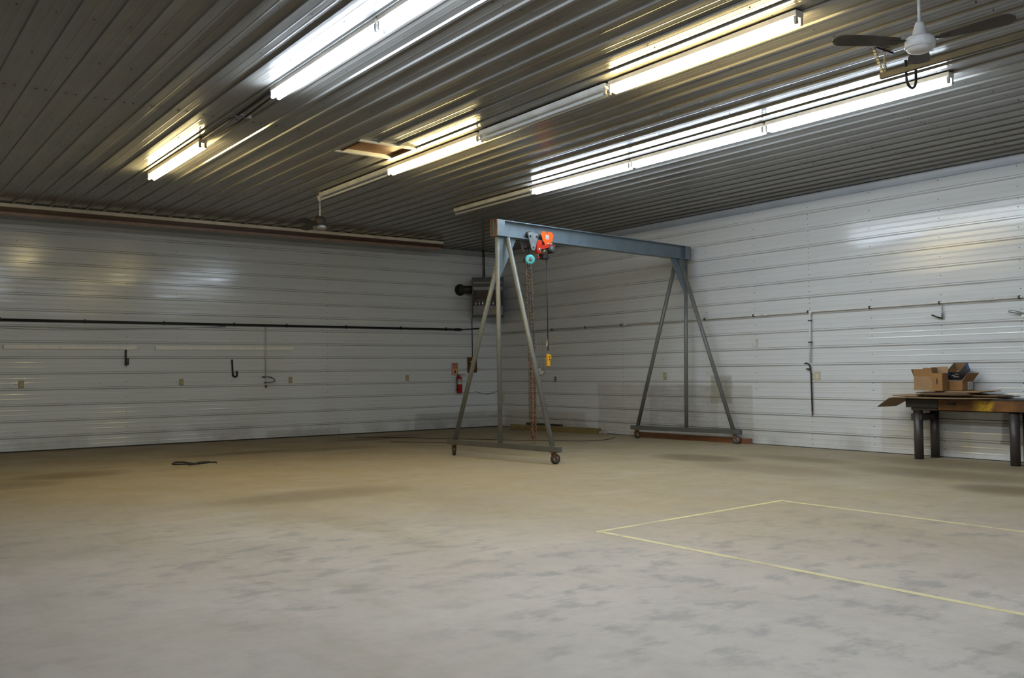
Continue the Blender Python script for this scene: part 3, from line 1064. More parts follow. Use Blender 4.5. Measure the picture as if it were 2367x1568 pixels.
MB().box((-0.045, -0.11, -0.305), (0.085, 0.03, -0.225), 0.014).build('control_box', BLACK, t)
MB().tube([(-0.17, -0.09, -0.215), (-0.17, -0.09, -0.285)], 0.008, 8).build('hook_stem', GREYM, t)
MB().lathe([(0, -0.03), (0.018, -0.02), (0.024, 0.0), (0.018, 0.016), (0, 0.022)], 12, Matrix.Translation((-0.165, -0.09, -0.295))).build('rope_stop', EXTRED, t)
pz = 1.72 - ZB
MB().tube([(0.06, -0.05, -0.30), (0.078, -0.05, -1.0), (0.08, -0.05, pz + 0.05)], 0.0075, 8).build('control_cable', BLACK, t)
MB().tube([(0.07, -0.045, -0.30), (0.088, -0.045, -1.2), (0.098, -0.045, pz + 0.05)], 0.004, 6).build('strain_wire', GREYM, t)
po = MB().box((0.055, -0.08, pz - 0.22), (0.115, -0.02, pz), 0.012).build('pendant_control', YELLOW, t)
MB().box((0.06, -0.077, pz - 0.215), (0.11, -0.023, pz - 0.205)).build('pendant_cap', BLACK, po)
MB().box((0.108, -0.078, pz - 0.085), (0.138, -0.03, pz - 0.015), 0.008).build('trigger_guard', YELLOW, po)
for q in (0.05, 0.095):
    MB().lathe([(0, 0.0), (0.011, 0.0), (0.011, 0.008), (0, 0.01)], 10, Matrix.Translation((0.083, -0.08, pz - q)) @ Matrix.Rotation(R(90), 4, 'X')).build('push_button', BLACK, po)
MB().add([(0.055, -0.055, pz + 0.25), (0.03, -0.06, pz + 0.16), (0.05, -0.06, pz + 0.12), (0.073, -0.05, pz + 0.16), (0.07, -0.05, pz + 0.26),
          (0.055, -0.052, pz + 0.25), (0.03, -0.057, pz + 0.16), (0.05, -0.057, pz + 0.12), (0.073, -0.047, pz + 0.16), (0.07, -0.047, pz + 0.26)],
         [(0, 1, 2, 3, 4), (9, 8, 7, 6, 5), (0, 5, 6, 1), (1, 6, 7, 2), (2, 7, 8, 3), (3, 8, 9, 4), (4, 9, 5, 0)]).build('warning_tag', TAG, t)

# ------------------------------------------------------------------ unit heater in the corner
hr = R(-33)
t = thing('unit_heater', (-0.80, -0.62, 2.83), 'grey gas unit heater hung high in the corner behind the gantry', 'heater', hr)
W2, D2, HH = 0.37, 0.2, 0.98
MB().box((-W2, -0.02, 0.0), (W2, 2 * D2, HH), 0.01).build('cabinet', HEATG, t)
MB().box((-W2 - 0.03, -0.07, -0.01), (-W2, 2 * D2, HH + 0.01)).build('side_panel', HEATD, t)
MB().box((W2, -0.07, -0.01), (W2 + 0.03, 2 * D2, HH + 0.01)).build('side_panel', HEATD, t)
MB().box((-W2, -0.075, HH - 0.22), (W2, -0.02, HH + 0.005)).build('draft_hood', HEATD, t)
MB().box((-W2, -0.06, HH - 0.145), (W2, -0.076, HH - 0.11)).build('hood_rail', HEATG, t)
MB().box((-W2, -0.07, HH - 0.31), (W2, -0.02, HH - 0.235)).build('face_rail', HEATG, t)
MB().box((-W2, -0.035, 0.27), (W2, -0.02, HH - 0.31)).build('burner_chamber', simple('dark_red_chamber', (0.02, 0.008, 0.006), 0.5), t)  # near-black red-brown plate behind the burner tubes
MB().box((-W2, -0.072, 0.0), (W2, -0.02, 0.27)).build('lower_panel', HEATG, t)
MB().box((-W2, -0.074, 0.0), (W2, -0.072, 0.035)).build('bottom_lip', HEATD, t)
for k_ in range(8):
    x_ = -W2 + 0.06 + k_ * 0.088
    b_ = MB()
    b_.lathe([(0, 0.0), (0.032, 0.0), (0.028, 0.07), (0.018, 0.11), (0.014, 0.22), (0.0, 0.23)], 10, Matrix.Translation((x_, -0.05, 0.275)))
    b_.build('burner_tube', CHROME, t)
for q in (0.49, 0.55, 0.61):
    MB().tube([(-W2 + 0.01, -0.055, q), (W2 - 0.01, -0.055, q)], 0.009, 8).build('louver_bar', RUST, t)
MB().box((0.12, -0.075, 0.09), (0.27, -0.072, 0.165)).build('warning_sticker', STICK, t)
MB().box((0.135, -0.0765, 0.12), (0.22, -0.075, 0.14)).build('sticker_print', RUST, t)
# flue to the wall, hanger rods
Minv = (Matrix.Translation((-0.80, -0.62, 2.83)) @ Matrix.Rotation(hr, 4, 'Z')).inverted()
L_ = lambda x, y, z: Minv @ Vector((x, y, z))
fo = MB().tube([L_(-0.98, -0.32, 3.52), L_(-1.17, -0.26, 3.53), L_(-1.25, -0.2, 3.53), L_(-1.25, 0.0, 3.53)], 0.1, 16).build('flue_pipe', HEATD, t)
MB().tube([L_(-1.25, -0.035, 3.53), L_(-1.25, -0.002, 3.53)], 0.15, 20).build('wall_thimble', HEATD, fo)
for (x_, y_) in ((-0.97, -0.66), (-0.62, -0.2)):
    MB().tube([L_(x_, y_, 3.8), L_(x_, y_, H - 0.02)], 0.011, 8).build('hanger_rod', DARKM, t)

tag(MB().tube([(-0.94, -0.60, H - 0.03), (-0.90, -0.62, 4.40), (-0.915, -0.66, 3.84)], 0.009, 6).build('heater_wire', BLACK),
    'black flexible wire dropping from the ceiling to the top of the heater', 'wire')
tag(MB().tube([(-0.95, -0.50, 4.36), (-0.6, -0.35, 4.45), (-0.1, -0.12, 4.53)], 0.006, 6).build('ceiling_wire', BLACK),
    'thin black wire slanting along the ceiling into the corner', 'wire')
tag(MB().tube([(-0.36, -0.45, 4.42), (-0.33, -0.42, 4.1), (-0.3, -0.42, 3.75), (-0.29, -0.42, 3.45), (-0.36, -0.42, 3.2), (-0.46, -0.44, 3.0)], 0.007, 6).build('drooping_wire', BLACK),
    'thin black wire drooping behind the gantry leg right of the heater', 'wire')
tag(MB().tube([(-0.90, -0.035, 2.82), (-0.89, -0.03, 1.80)], 0.01, 6).build('thermostat_wire', BLACK),
    'thin dark wire hanging from the heater to the brown board', 'wire')

# ------------------------------------------------------------------ left wall fittings
RIB = -0.019
t = thing('black_gas_pipe', (-6.4, RIB - 0.03, 2.515), 'long black pipe running along the whole left wall', 'pipe')
MB().tube([(-10.5, 0, 0.0), (5.15, 0, 0.0)], 0.026, 10).build('pipe_run', BLACKPIPE, t)
MB().tube([(5.1, 0, 0.0), (5.15, 0, 0.002), (5.5, 0, 0.022), (5.75, -0.01, 0.045)], 0.015, 8).build('flex_end', BLACKPIPE, t)
MB().tube([(4.98, 0, 0), (5.16, 0, 0)], 0.033, 10).build('pipe_coupling', BLACKPIPE, t)
for x_ in (-5.2, -3.72, -2.2, -0.72, 0.48, 1.95, 3.4, 4.7):
    MB().box((x_ - 0.006, -0.028, -0.034), (x_ + 0.006, 0.03, 0.045)).build('pipe_clamp', DARKM, t)
t = thing('sagging_wire', (-9.9, RIB - 0.012, 2.45), 'pair of thin grey wires sagging under the black pipe', 'wire')
for q, dz in ((0, 0.0), (1, -0.02)):
    pts = []
    for k_ in range(21):
        s = k_ / 20
        pts.append((-3.0 + 5.6 * s, 0, 0.03 - 0.42 * s * (1 - s) + dz * (1 + math.sin(6 * s))))
    MB().tube(pts, 0.005, 6).build('wire', GREYM, t)
for (a_, b_, lab) in ((-11.54, -9.14, 'long white painted board strip at the far left of the left wall'),
                      (-8.77, -5.75, 'long white painted board strip above the thin white conduit and the J-hook')):
    tag(MB().box((a_, RIB - 0.012, 1.963), (b_, RIB, 2.043), 0.002).build('wall_strip', TAPE), lab, 'board', 'white strips on the left wall')
# hooks
t = thing('wall_hook', (-9.345, RIB, 1.80), 'black flat wall hook under the end of the left white strip', 'hook')
MB().box((-0.02, -0.012, -0.15), (0.016, 0.0, 0.16), 0.003).build('shank', BLACKPIPE, t)
MB().box((0.0, -0.10, -0.15), (0.034, -0.012, -0.125)).build('hook_bend', BLACKPIPE, t)
MB().box((0.0, -0.11, -0.15), (0.034, -0.095, -0.01), 0.003).build('hook_tip', BLACKPIPE, t)
t = thing('wall_hook', (-7.13, RIB, 1.57), 'black J-shaped wall hook hanging near the thin white conduit', 'hook')
M_ = Matrix.Rotation(R(-3), 4, 'Y')
MB().box((-0.04, -0.014, -0.15), (-0.004, 0.0, 0.19), 0.003).xf(M_).build('shank', BLACKPIPE, t)
MB().tube([(-0.02, -0.008, -0.14), (-0.005, -0.02, -0.175), (0.03, -0.045, -0.185), (0.06, -0.055, -0.17)], 0.02, 8).build('hook_bend', BLACKPIPE, t)
MB().box((0.042, -0.07, -0.18), (0.076, -0.04, -0.06), 0.003).build('hook_tip', BLACKPIPE, t)
# air drop
t = thing('white_conduit_drop', (-6.405, RIB - 0.012, 1.86), 'thin white conduit dropping from the black pipe to a hose loop', 'conduit')
MB().tube([(0, 0, 0.60), (0.0, 0, -0.50)], 0.014, 8).build('conduit_run', WHITE, t)
MB().tube([(0.0, 0, -0.50), (0.003, 0, -0.74)], 0.007, 6).build('lower_rod', CREAM, t)
MB().lathe([(0, 0), (0.022, 0), (0.022, 0.04), (0, 0.04)], 10, Matrix.Translation((0, 0, 0.58))).build('top_fitting', WHITE, t)
MB().box((-0.09, -0.015, -0.50), (-0.01, 0.01, -0.475), 0.004).build('valve_handle', DARKM, t)
MB().box((-0.02, -0.02, -0.715), (0.025, 0.008, -0.675), 0.004).build('brass_fitting', RUST, t)
loop = [(0.02, -0.02, -0.48), (0.10, -0.05, -0.495), (0.17, -0.06, -0.535), (0.195, -0.06, -0.58), (0.15, -0.05, -0.60), (0.05, -0.03, -0.605), (-0.05, -0.02, -0.615)]
MB().tube(loop, 0.009, 8).build('hose_loop', BLACK, t)


def outlet(name, loc, facing, mat, label, size=(0.075, 0.12), parts=True):
    rz = 0.0 if facing == 'y' else R(-90)
    t = thing(name, loc, label, 'outlet', rz, 'wall outlets')
    w_, h_ = size
    MB().box((-w_ / 2, -0.022, -h_ / 2), (w_ / 2, 0.0, h_ / 2), 0.004).build('cover_plate', mat, t)
    for q in (-0.026, 0.026):
        s_ = MB()
        s_.box((-0.017, -0.026, q - 0.016), (0.017, -0.022, q + 0.016), 0.002)
        s_.build('socket', CREAM if mat is IVORY else WHITE, t)
        for sx in (-0.007, 0.007):
            MB().box((sx - 0.0015, -0.027, q - 0.007), (sx + 0.0015, -0.026, q + 0.007)).build('slot', BLACK, t)
    return t


outlet('wall_outlet', (-11.235, RIB + 0.019, 1.29), 'y', IVORY, 'yellowed wall outlet at the far left end of the left wall', (0.095, 0.14))
outlet('wall_outlet', (-8.236, RIB + 0.019, 1.285), 'y', IVORY, 'yellowed wall outlet between the two black wall hooks', (0.09, 0.13))
outlet('wall_outlet', (-5.821, RIB + 0.019, 1.295), 'y', IVORY, 'yellowed wall outlet just right of the white conduit drop', (0.085, 0.13))
outlet('wall_outlet', (-2.804, RIB + 0.019, 1.304), 'y', IVORY, 'yellowed wall outlet left of the fire extinguisher', (0.085, 0.13))
outlet('wall_outlet', (-0.0, -9.71, 1.283), 'x', CREAM, 'cream double wall outlet beside the black hose on the right wall', (0.12, 0.17))
outlet('wall_outlet', (-0.0, -5.976, 1.295), 'x', IVORY, 'yellowed wall outlet between the far gantry legs', (0.09, 0.15))
outlet('wall_outlet', (-0.0, -0.141, 0.74), 'x', CREAM, 'cream outlet box low in the corner behind the gantry leg', (0.10, 0.17))
outlet('wall_outlet', (-0.0, -2.303, 1.233), 'x', simple('dark_brown_plastic', (0.08, 0.06, 0.045), 0.5), 'small dark outlet below the yellow hoist control', (0.075, 0.12))

# fire extinguisher and sign
t = thing('fire_sign', (-1.425, RIB, 1.515), 'faded orange fire extinguisher sign with a down arrow', 'sign')
MB().box((-0.09, -0.006, -0.155), (0.09, 0.0, 0.155)).build('sign_plate', SIGNM, t)
MB().box((-0.065, -0.0075, -0.14), (0.065, -0.006, -0.01)).build('arrow_panel', SIGNC, t)
ar = [(-0.018, 0.05), (0.018, 0.05), (0.018, 0.0), (0.042, 0.0), (0.0, -0.052), (-0.042, 0.0), (-0.018, 0.0)]
MB().prism([(x, z_ - 0.072) for x, z_ in ar], 0.0075, 0.009, FRONT).build('arrow', SIGNR, t)


def text_part(body_, size, loc, mat, parent, rot):
    cu = bpy.data.curves.new('lettering', 'FONT')
    cu.body = body_
    cu.size = size
    cu.align_x = 'CENTER'
    cu.align_y = 'CENTER'
    cu.extrude = 0.0006
    to = bpy.data.objects.new('lettering', cu)
    COL.objects.link(to)
    dg = bpy.context.evaluated_depsgraph_get()
    me = bpy.data.meshes.new_from_object(to.evaluated_get(dg))
    bpy.data.objects.remove(to)
    me.materials.clear()
    me.materials.append(mat)
    o = bpy.data.objects.new('lettering', me)
    COL.objects.link(o)
    o.parent = parent
    o.location = loc
    o.rotation_euler = rot
    return o


UP = (R(90), 0, 0)
text_part('FIRE', 0.062, (0, -0.0065, 0.105), SIGNR, t, UP)
text_part('EXTINGUISHER', 0.022, (0, -0.0065, 0.035), SIGNR, t, UP)

t = thing('fire_extinguisher', (-1.345, RIB - 0.085, 0.905), 'red fire extinguisher hung on the left wall below the orange sign', 'fire extinguisher')
MB().lathe([(0, 0), (0.06, 0.0), (0.069, 0.012), (0.069, 0.36), (0.058, 0.39), (0.03, 0.415), (0.022, 0.42), (0.022, 0.44), (0, 0.44)], 24).build('cylinder', EXTRED, t)
MB().lathe([(0.0702, 0.22), (0.0702, 0.34)], 24).build('instruction_label', LABELW, t)
lb = MB()
lb.lathe([(0.0708, 0.25), (0.0708, 0.262)], 24)
lb.lathe([(0.0708, 0.29), (0.0708, 0.325)], 24)
lb.build('label_print', SOCK, t)
MB().lathe([(0, 0.43), (0.022, 0.43), (0.022, 0.475), (0, 0.475)], 12).build('valve', GREYM, t)
MB().box((-0.015, -0.07, 0.47), (0.015, 0.05, 0.485)).xf(Matrix.Rotation(R(60), 4, 'Z') @ Matrix.Rotation(R(12), 4, 'X')).build('lever', EXTRED, t)
MB().box((-0.012, -0.06, 0.445), (0.012, 0.03, 0.456)).xf(Matrix.Rotation(R(60), 4, 'Z')).build('carry_handle', BLACK, t)
hs = [(-0.02, -0.01, 0.455), (-0.06, -0.02, 0.45), (-0.085, -0.02, 0.40), (-0.085, -0.02, 0.30), (-0.086, -0.02, 0.14), (-0.084, -0.02, 0.10)]
MB().tube(hs, 0.011, 8).build('hose', BLACK, t)
MB().tube([(-0.084, -0.02, 0.12), (-0.086, -0.02, 0.05)], [0.014, 0.018], 8).build('nozzle', BLACK, t)
MB().box((-0.02, 0.066, 0.30), (0.02, 0.085, 0.42)).build('wall_bracket', DARKM, t)

t = thing('brown_board', (-0.905, RIB, 1.615), 'brown hardboard panel with a small white thermostat behind the gantry leg', 'board')
MB().box((-0.14, -0.016, -0.195), (0.15, 0.0, 0.195), 0.002).build('panel', BROWNBOARD, t)
MB().box((-0.055, -0.035, 0.065), (-0.02, -0.016, 0.1), 0.004).build('thermostat', PAPER, t)
tag(MB().tube([(-0.82, -0.028, 0.94), (-0.6, -0.03, 0.87), (-0.42, -0.03, 0.85), (-0.2, -0.03, 0.9), (-0.03, -0.03, 0.96)], 0.005, 6).build('slack_wire', BLACK),
    'thin slack wire sagging low across the corner of the left wall', 'wire')

# ------------------------------------------------------------------ right wall fittings
t = thing('air_line', (RIB - 0.032, -9.61, 2.44), 'white air pipe running along the right wall with one drop', 'pipe')
MB().tube([(0, 9.5, 0), (0, -9.0, 0)], 0.017, 8).build('pipe_run', WHITE, t)
for k_ in range(13):
    y_ = 7.35 - 1.22 * k_
    MB().box((-0.022, y_ - 0.012, -0.026), (0.03, y_ + 0.012, 0.024)).build('pipe_clamp', DARKM, t)
for y_ in (-3.2, 1.0, 4.8):
    MB().tube([(0, y_ - 0.06, 0), (0, y_ + 0.06, 0)], 0.022, 8).build('pipe_coupling', WHITE, t)
MB().tube([(0, -0.01, 0.0), (0, 0.015, -0.90)], 0.015, 8).build('drop_pipe', WHITE, t)
MB().lathe([(0, -0.03), (0.026, -0.03), (0.026, 0.035), (0, 0.035)], 10, Matrix.Translation((0, -0.01, -0.02))).build('tee_fitting', WHITE, t)
for z_ in (-0.16, -0.55):
    MB().box((-0.02, -0.03, z_ - 0.01), (0.02, 0.03, z_ + 0.012)).build('pipe_clamp', DARKM, t)
t = thing('air_hose', (RIB - 0.02, -9.57, 1.0), 'black air hose hanging straight down the right wall below the white drop', 'hose')
MB().tube([(0, 0.10, 0.515), (0, 0.05, 0.52), (0, 0.005, 0.495), (0, -0.02, 0.43), (0, -0.03, 0.3), (0, -0.035, 0.0), (0, -0.04, -0.35)], 0.013, 8).build('hose', BLACK, t)
MB().tube([(0, -0.04, -0.34), (0, -0.04, -0.42)], 0.012, 8).build('coupler', RUST, t)
MB().box((-0.02, 0.0, 0.40), (0.02, 0.06, 0.425)).build('hose_clip', DARKM, t)
for k_ in range(8):
    z_ = 0.33 - 0.088 * k_
    MB().box((-0.012, -0.055, z_ - 0.006), (0.01, -0.03, z_ + 0.006)).build('hose_staple', DARKM, t)

t = thing('air_drop', (RIB - 0.02, -12.04, 2.30), 'short air drop with a grey quick coupler above the cardboard boxes', 'pipe')
MB().tube([(0, 0.03, 0.118), (0, 0.0, 0.10), (0, -0.012, 0.0), (0, -0.014, -0.12)], 0.011, 8).build('drop_pipe', GREYM, t)
MB().tube([(0, -0.01, -0.11), (-0.03, 0.06, -0.085), (-0.06, 0.13, -0.05)], 0.012, 8).build('coupler', DARKM, t)
MB().lathe([(0, -0.02), (0.018, -0.02), (0.018, 0.02), (0, 0.02)], 8, Matrix.Translation((0, -0.012, -0.05))).build('valve', GREYM, t)
t = thing('pipe_arm', (RIB, -13.25, 2.19), 'grey pipe bracket sticking out of the right wall at the picture edge', 'bracket')
MB().tube([(0.0, -0.25, -0.05), (-0.05, 0.02, 0.02), (-0.12, 0.13, 0.05)], 0.02, 8).build('arm', GREYM, t)
MB().box((-0.05, -0.10, -0.05), (0.0, -0.02, 0.05), 0.005).build('wall_plate', WHITE, t)
t = thing('wire_hook', (RIB, -8.388, 1.90), 'small rusty wire hook on the right wall beside the gantry leg', 'hook')
MB().tube([(0, -0.012, 0.09), (0, -0.015, -0.02), (-0.03, 0.0, -0.055), (-0.05, 0.03, -0.04), (-0.055, 0.06, 0.02)], 0.006, 6).build('hook_wire', CREAM, t)
MB().box((-0.008, -0.03, 0.03), (0.0, 0.005, 0.10), 0.002).build('hook_plate', CREAM, t)
t = thing('paper_scrap', (RIB - 0.03, -1.80, 1.38), 'white crumpled paper hanging on thin strings beside the gantry leg', 'paper')
v_ = []
pts = [(-0.115, 0.02), (-0.10, 0.06), (-0.06, 0.055), (-0.02, 0.09), (0.03, 0.13), (0.06, 0.11), (0.09, 0.03), (0.10, -0.03), (0.05, -0.045), (0.0, -0.02), (-0.06, -0.055), (-0.10, -0.04)]
pr_ = [(-x_, z_) for x_, z_ in pts]
vv = [(-0.02 + 0.02 * math.sin(i * 2.1), p[0] * -1, p[1]) for i, p in enumerate(pr_)]
vb = [(a_ + 0.012, b_, c_) for a_, b_, c_ in vv]
n_ = len(vv)
MB().add(vv + vb + [(-0.035, 0.02, 0.03)], [(2 * n_, (i + 1) % n_, i) for i in range(n_)] + [tuple(range(n_, 2 * n_))] + [(i, (i + 1) % n_, n_ + (i + 1) % n_, n_ + i) for i in range(n_)]).build('sheet', PAPER, t)
for y_ in (0.04, -0.10):
    MB().tube([(0.0, y_, 0.10), (0.0, y_ + 0.02, 0.5), (0.005, y_ + 0.05, 0.9)], 0.003, 5).build('string', SOCK, t)
tag(MB().tube([(-0.025, -1.27, 2.40), (-0.025, -1.28, 0.25)], 0.008, 6).build('corner_wire', SOCK),
    'thin grey wire running down the right wall near the chain', 'wire')

# ------------------------------------------------------------------ timbers on the floor
def timber(name, loc, ang, L, d, h, mat, label, cut=0.0):
    m_ = MB()
    n = 8
    pr = [(0, 0), (d, 0), (d, h * 0.97), (0, h)]
    vs_ = []
    for k in range(n + 1):
        y = -L / 2 + L * k / n
        for (x, z) in pr:
            sh = cut * (0.5 - x / d) if k in (0, n) else 0
            vs_.append((x - d / 2 + 0.004 * math.sin(k * 2.3 + z * 40), y + sh, z + (0.003 * math.sin(k * 1.7 + x * 30) if z else 0)))
    fs = []
    for k in range(n):
        for i in range(4):
            j = (i + 1) % 4
            fs.append((k * 4 + i, k * 4 + j, k * 4 + 4 + j, k * 4 + 4 + i))
    fs += [(3, 2, 1, 0), tuple(n * 4 + i for i in range(4))]
    m_.add(vs_, fs)
    o = m_.build(name, mat)
    o.location = loc
    o.rotation_euler = (0, 0, ang)
    return tag(o, label, 'timber', 'timbers along the right wall')


timber('timber', (-0.33, -2.62, 0), R(7.5), 2.82, 0.14, 0.125, WOODY, 'old yellow-stained timber lying on the floor in the corner')
timber('timber', (-0.10, -6.72, 0), R(0.5), 2.93, 0.13, 0.105, WOODR, 'red-brown timber lying along the wall under the far gantry legs', 0.12)
tag(MB().box((-0.12, -2.6, 0.0), (-0.035, -1.25, 0.15), 0.004).build('dark_plank', BENCHTOP), 'dark plank behind the yellow-stained timber against the right wall', 'plank')
tag(MB().box((-0.16, -4.22, 0.0), (-0.05, -4.02, 0.06), 0.012).build('concrete_chip', simple('pale_concrete', (0.42, 0.36, 0.29), 0.8)), 'pale broken block at the end of the yellow-stained timber', 'block')

# ------------------------------------------------------------------ things lying on the floor
t = thing('rubber_strap', (-9.5, -4.75, 0), 'black rubber strap lying looped on the floor near the left wall', 'strap')
sx, sy = (Vector((0.805, -0.593, 0)), Vector((0.593, 0.805, 0)))
def fp(a_, b_, z_=0.012):
    p = sx * a_ + sy * b_
    return (p.x, p.y, z_)
lp = [fp(0.10, 0.0), fp(-0.05, 0.10), fp(-0.20, 0.26), fp(-0.29, 0.30), (*fp(-0.335, 0.2)[:2], 0.02), fp(-0.31, 0.02), fp(-0.24, -0.08), fp(-0.1, -0.08), fp(0.05, -0.02), fp(0.12, 0.05)]
MB().tube(lp, 0.012, 8).build('loop', BLACK, t)
MB().tube([fp(0.08, 0.02), fp(0.16, 0.06, 0.02), fp(0.24, 0.18, 0.02)], [0.02, 0.024, 0.014], 8).build('knot', BLACK, t)
MB().tube([fp(0.2, 0.14), fp(0.31, 0.26), fp(0.335, 0.2), fp(0.375, 0.1)], 0.010, 8).build('tail', BLACK, t)
MB().tube([fp(0.19, -0.02), fp(0.14, -0.14), fp(0.04, -0.26)], 0.006, 6).build('hook_wire', DARKM, t)
tag(MB().tube([(-4.7, -1.0, 0.006), (-4.16, -1.66, 0.006), (-3.3, -3.2, 0.006), (-2.7, -4.3, 0.006), (-2.3, -4.95, 0.006), (-1.9, -5.45, 0.006), (-1.55, -5.6, 0.006), (-1.1, -5.45, 0.006), (-0.75, -5.2, 0.006)], 0.0065, 6).build('floor_cable', DARKM),
    'thin dark cable lying across the floor behind the gantry', 'cable')
tag(MB().tube([(-4.8, -2.8, 0.005), (-4.2, -3.75, 0.005), (-3.6, -4.75, 0.005), (-3.08, -5.35, 0.005), (-2.95, -5.3, 0.005)], 0.006, 6).build('floor_wire', DARKM),
    'short dark wire on the floor beside the near gantry base', 'wire')

# ------------------------------------------------------------------ work bench
t = thing('work_bench', (-0.36, -13.6, 0), 'heavy steel work bench with orange rail and dark posts along the right wall', 'work bench')
bl = 1.85
def post(x_, y_, r=0.068):
    m_ = MB()
    m_.lathe([(0, 0), (r, 0.0), (r, 0.76), (0, 0.76)], 18, Matrix.Translation((x_, y_, 0)))
    return m_.build('post', BENCHLEG, t)
post(-0.19, 1.70)
post(0.21, 1.66)
post(-0.19, 0.25)
post(0.21, 0.25)
post(-0.19, -1.6)
post(0.21, -1.6)
MB().box((-0.28, -bl, 0.925), (0.30, bl, 0.95), 0.004).build('top_plate', BENCHTOP, t)
# front and rear channel rails
def channel(x_, sgn, y_a, y_b, mat):
    m_ = MB()
    a_, b_ = sorted((x_, x_ + sgn * 0.012))
    m_.box((a_, y_a, 0.755), (b_, y_b, 0.925))
    a_, b_ = sorted((x_, x_ + sgn * 0.07))
    m_.box((a_, y_a, 0.755), (b_, y_b, 0.768))
    return m_.build('side_rail', mat, t)
channel(-0.27, 1, -bl, 1.33, BENCHOR)
channel(0.29, -1, -bl, bl, BENCHOR)
MB().box((-0.285, 1.33, 0.80), (0.28, bl, 0.925), 0.006).build('end_plate', BENCHTOP, t)
MB().box((-0.25, 1.36, 0.755), (0.26, bl - 0.07, 0.80), 0.006).build('end_beam', BENCHLEG, t)
MB().box((-0.23, 1.62, 0.60), (0.24, 1.80, 0.70), 0.008).build('cross_rail', BENCHLEG, t)
MB().box((-0.272, 1.05, 0.85), (-0.270, 1.19, 0.89)).build('rail_sticker', DARKM, t)

# cardboard on the bench
def sheet_card(name, pts, th, mat, label, parent=None):
    """flat card: polyline in (x0,x1) strip along y, given as list of (y, z, xfront, xback)"""
    v, f = [], []
    for (y, z, xa, xb) in pts:
        v += [(xa, y, z), (xb, y, z), (xb, y, z + th), (xa, y, z + th)]
    for k in range(len(pts) - 1):
        for i in range(4):
            j = (i + 1) % 4
            f.append((k * 4 + i, k * 4 + j, k * 4 + 4 + j, k * 4 + 4 + i))
    f += [(3, 2, 1, 0), tuple((len(pts) - 1) * 4 + i for i in range(4))]
    o = MB().add(v, f).build(name, mat)
    return tag(o, label, 'cardboard', 'flattened cardboard on the bench')


sheet_card('cardboard_sheet', [(-11.36, 0.80, -0.80, -0.24), (-11.47, 0.87, -0.82, -0.2), (-11.60, 0.942, -0.86, -0.16), (-11.68, 0.957, -0.88, -0.14), (-12.2, 0.952, -0.90, -0.12), (-12.75, 0.952, -0.92, -0.1), (-12.95, 0.953, -0.80, -0.1), (-13.14, 0.955, -0.62, -0.1)], 0.008, CARD,
           'largest flattened cardboard sheet with its end drooping off the bench')
zz = 0.972
specs = [(-13.22, -12.05, -0.55, -0.08), (-13.13, -12.00, -0.60, -0.09), (-12.78, -11.92, -0.66, -0.12), (-12.74, -11.98, -0.64, -0.10), (-12.70, -11.90, -0.62, -0.12), (-12.86, -12.0, -0.58, -0.09), (-12.95, -12.08, -0.55, -0.08)]
labs = ['lowest flattened carton under the pile on the bench', 'second flattened carton up in the pile on the bench', 'third flattened carton up in the pile on the bench',
        'fourth flattened carton up in the pile on the bench', 'fifth flattened carton up in the pile on the bench', 'flattened carton just below the top one on the bench', 'topmost flattened carton right under the open boxes']
for i, (a_, b_, c_, d_) in enumerate(specs):
    bend = 0.004 * math.sin(i * 2.0)
    sheet_card('flattened_carton', [(a_, zz + 0.002, c_ + 0.03, d_), ((a_ + b_) / 2, zz + bend * 0.0, c_, d_), (b_, zz + 0.001, c_ + 0.02, d_)], 0.009, CARDSHADE if i % 2 == 0 and i < 6 else CARD, labs[i])
    zz += 0.0128
sheet_card('flattened_carton', [(-11.98, 0.972, -0.70, -0.3), (-11.58, 0.972, -0.72, -0.26)], 0.022, CARD, 'pale folded carton at the left end of the pile on the bench')
ZC = zz + 0.001


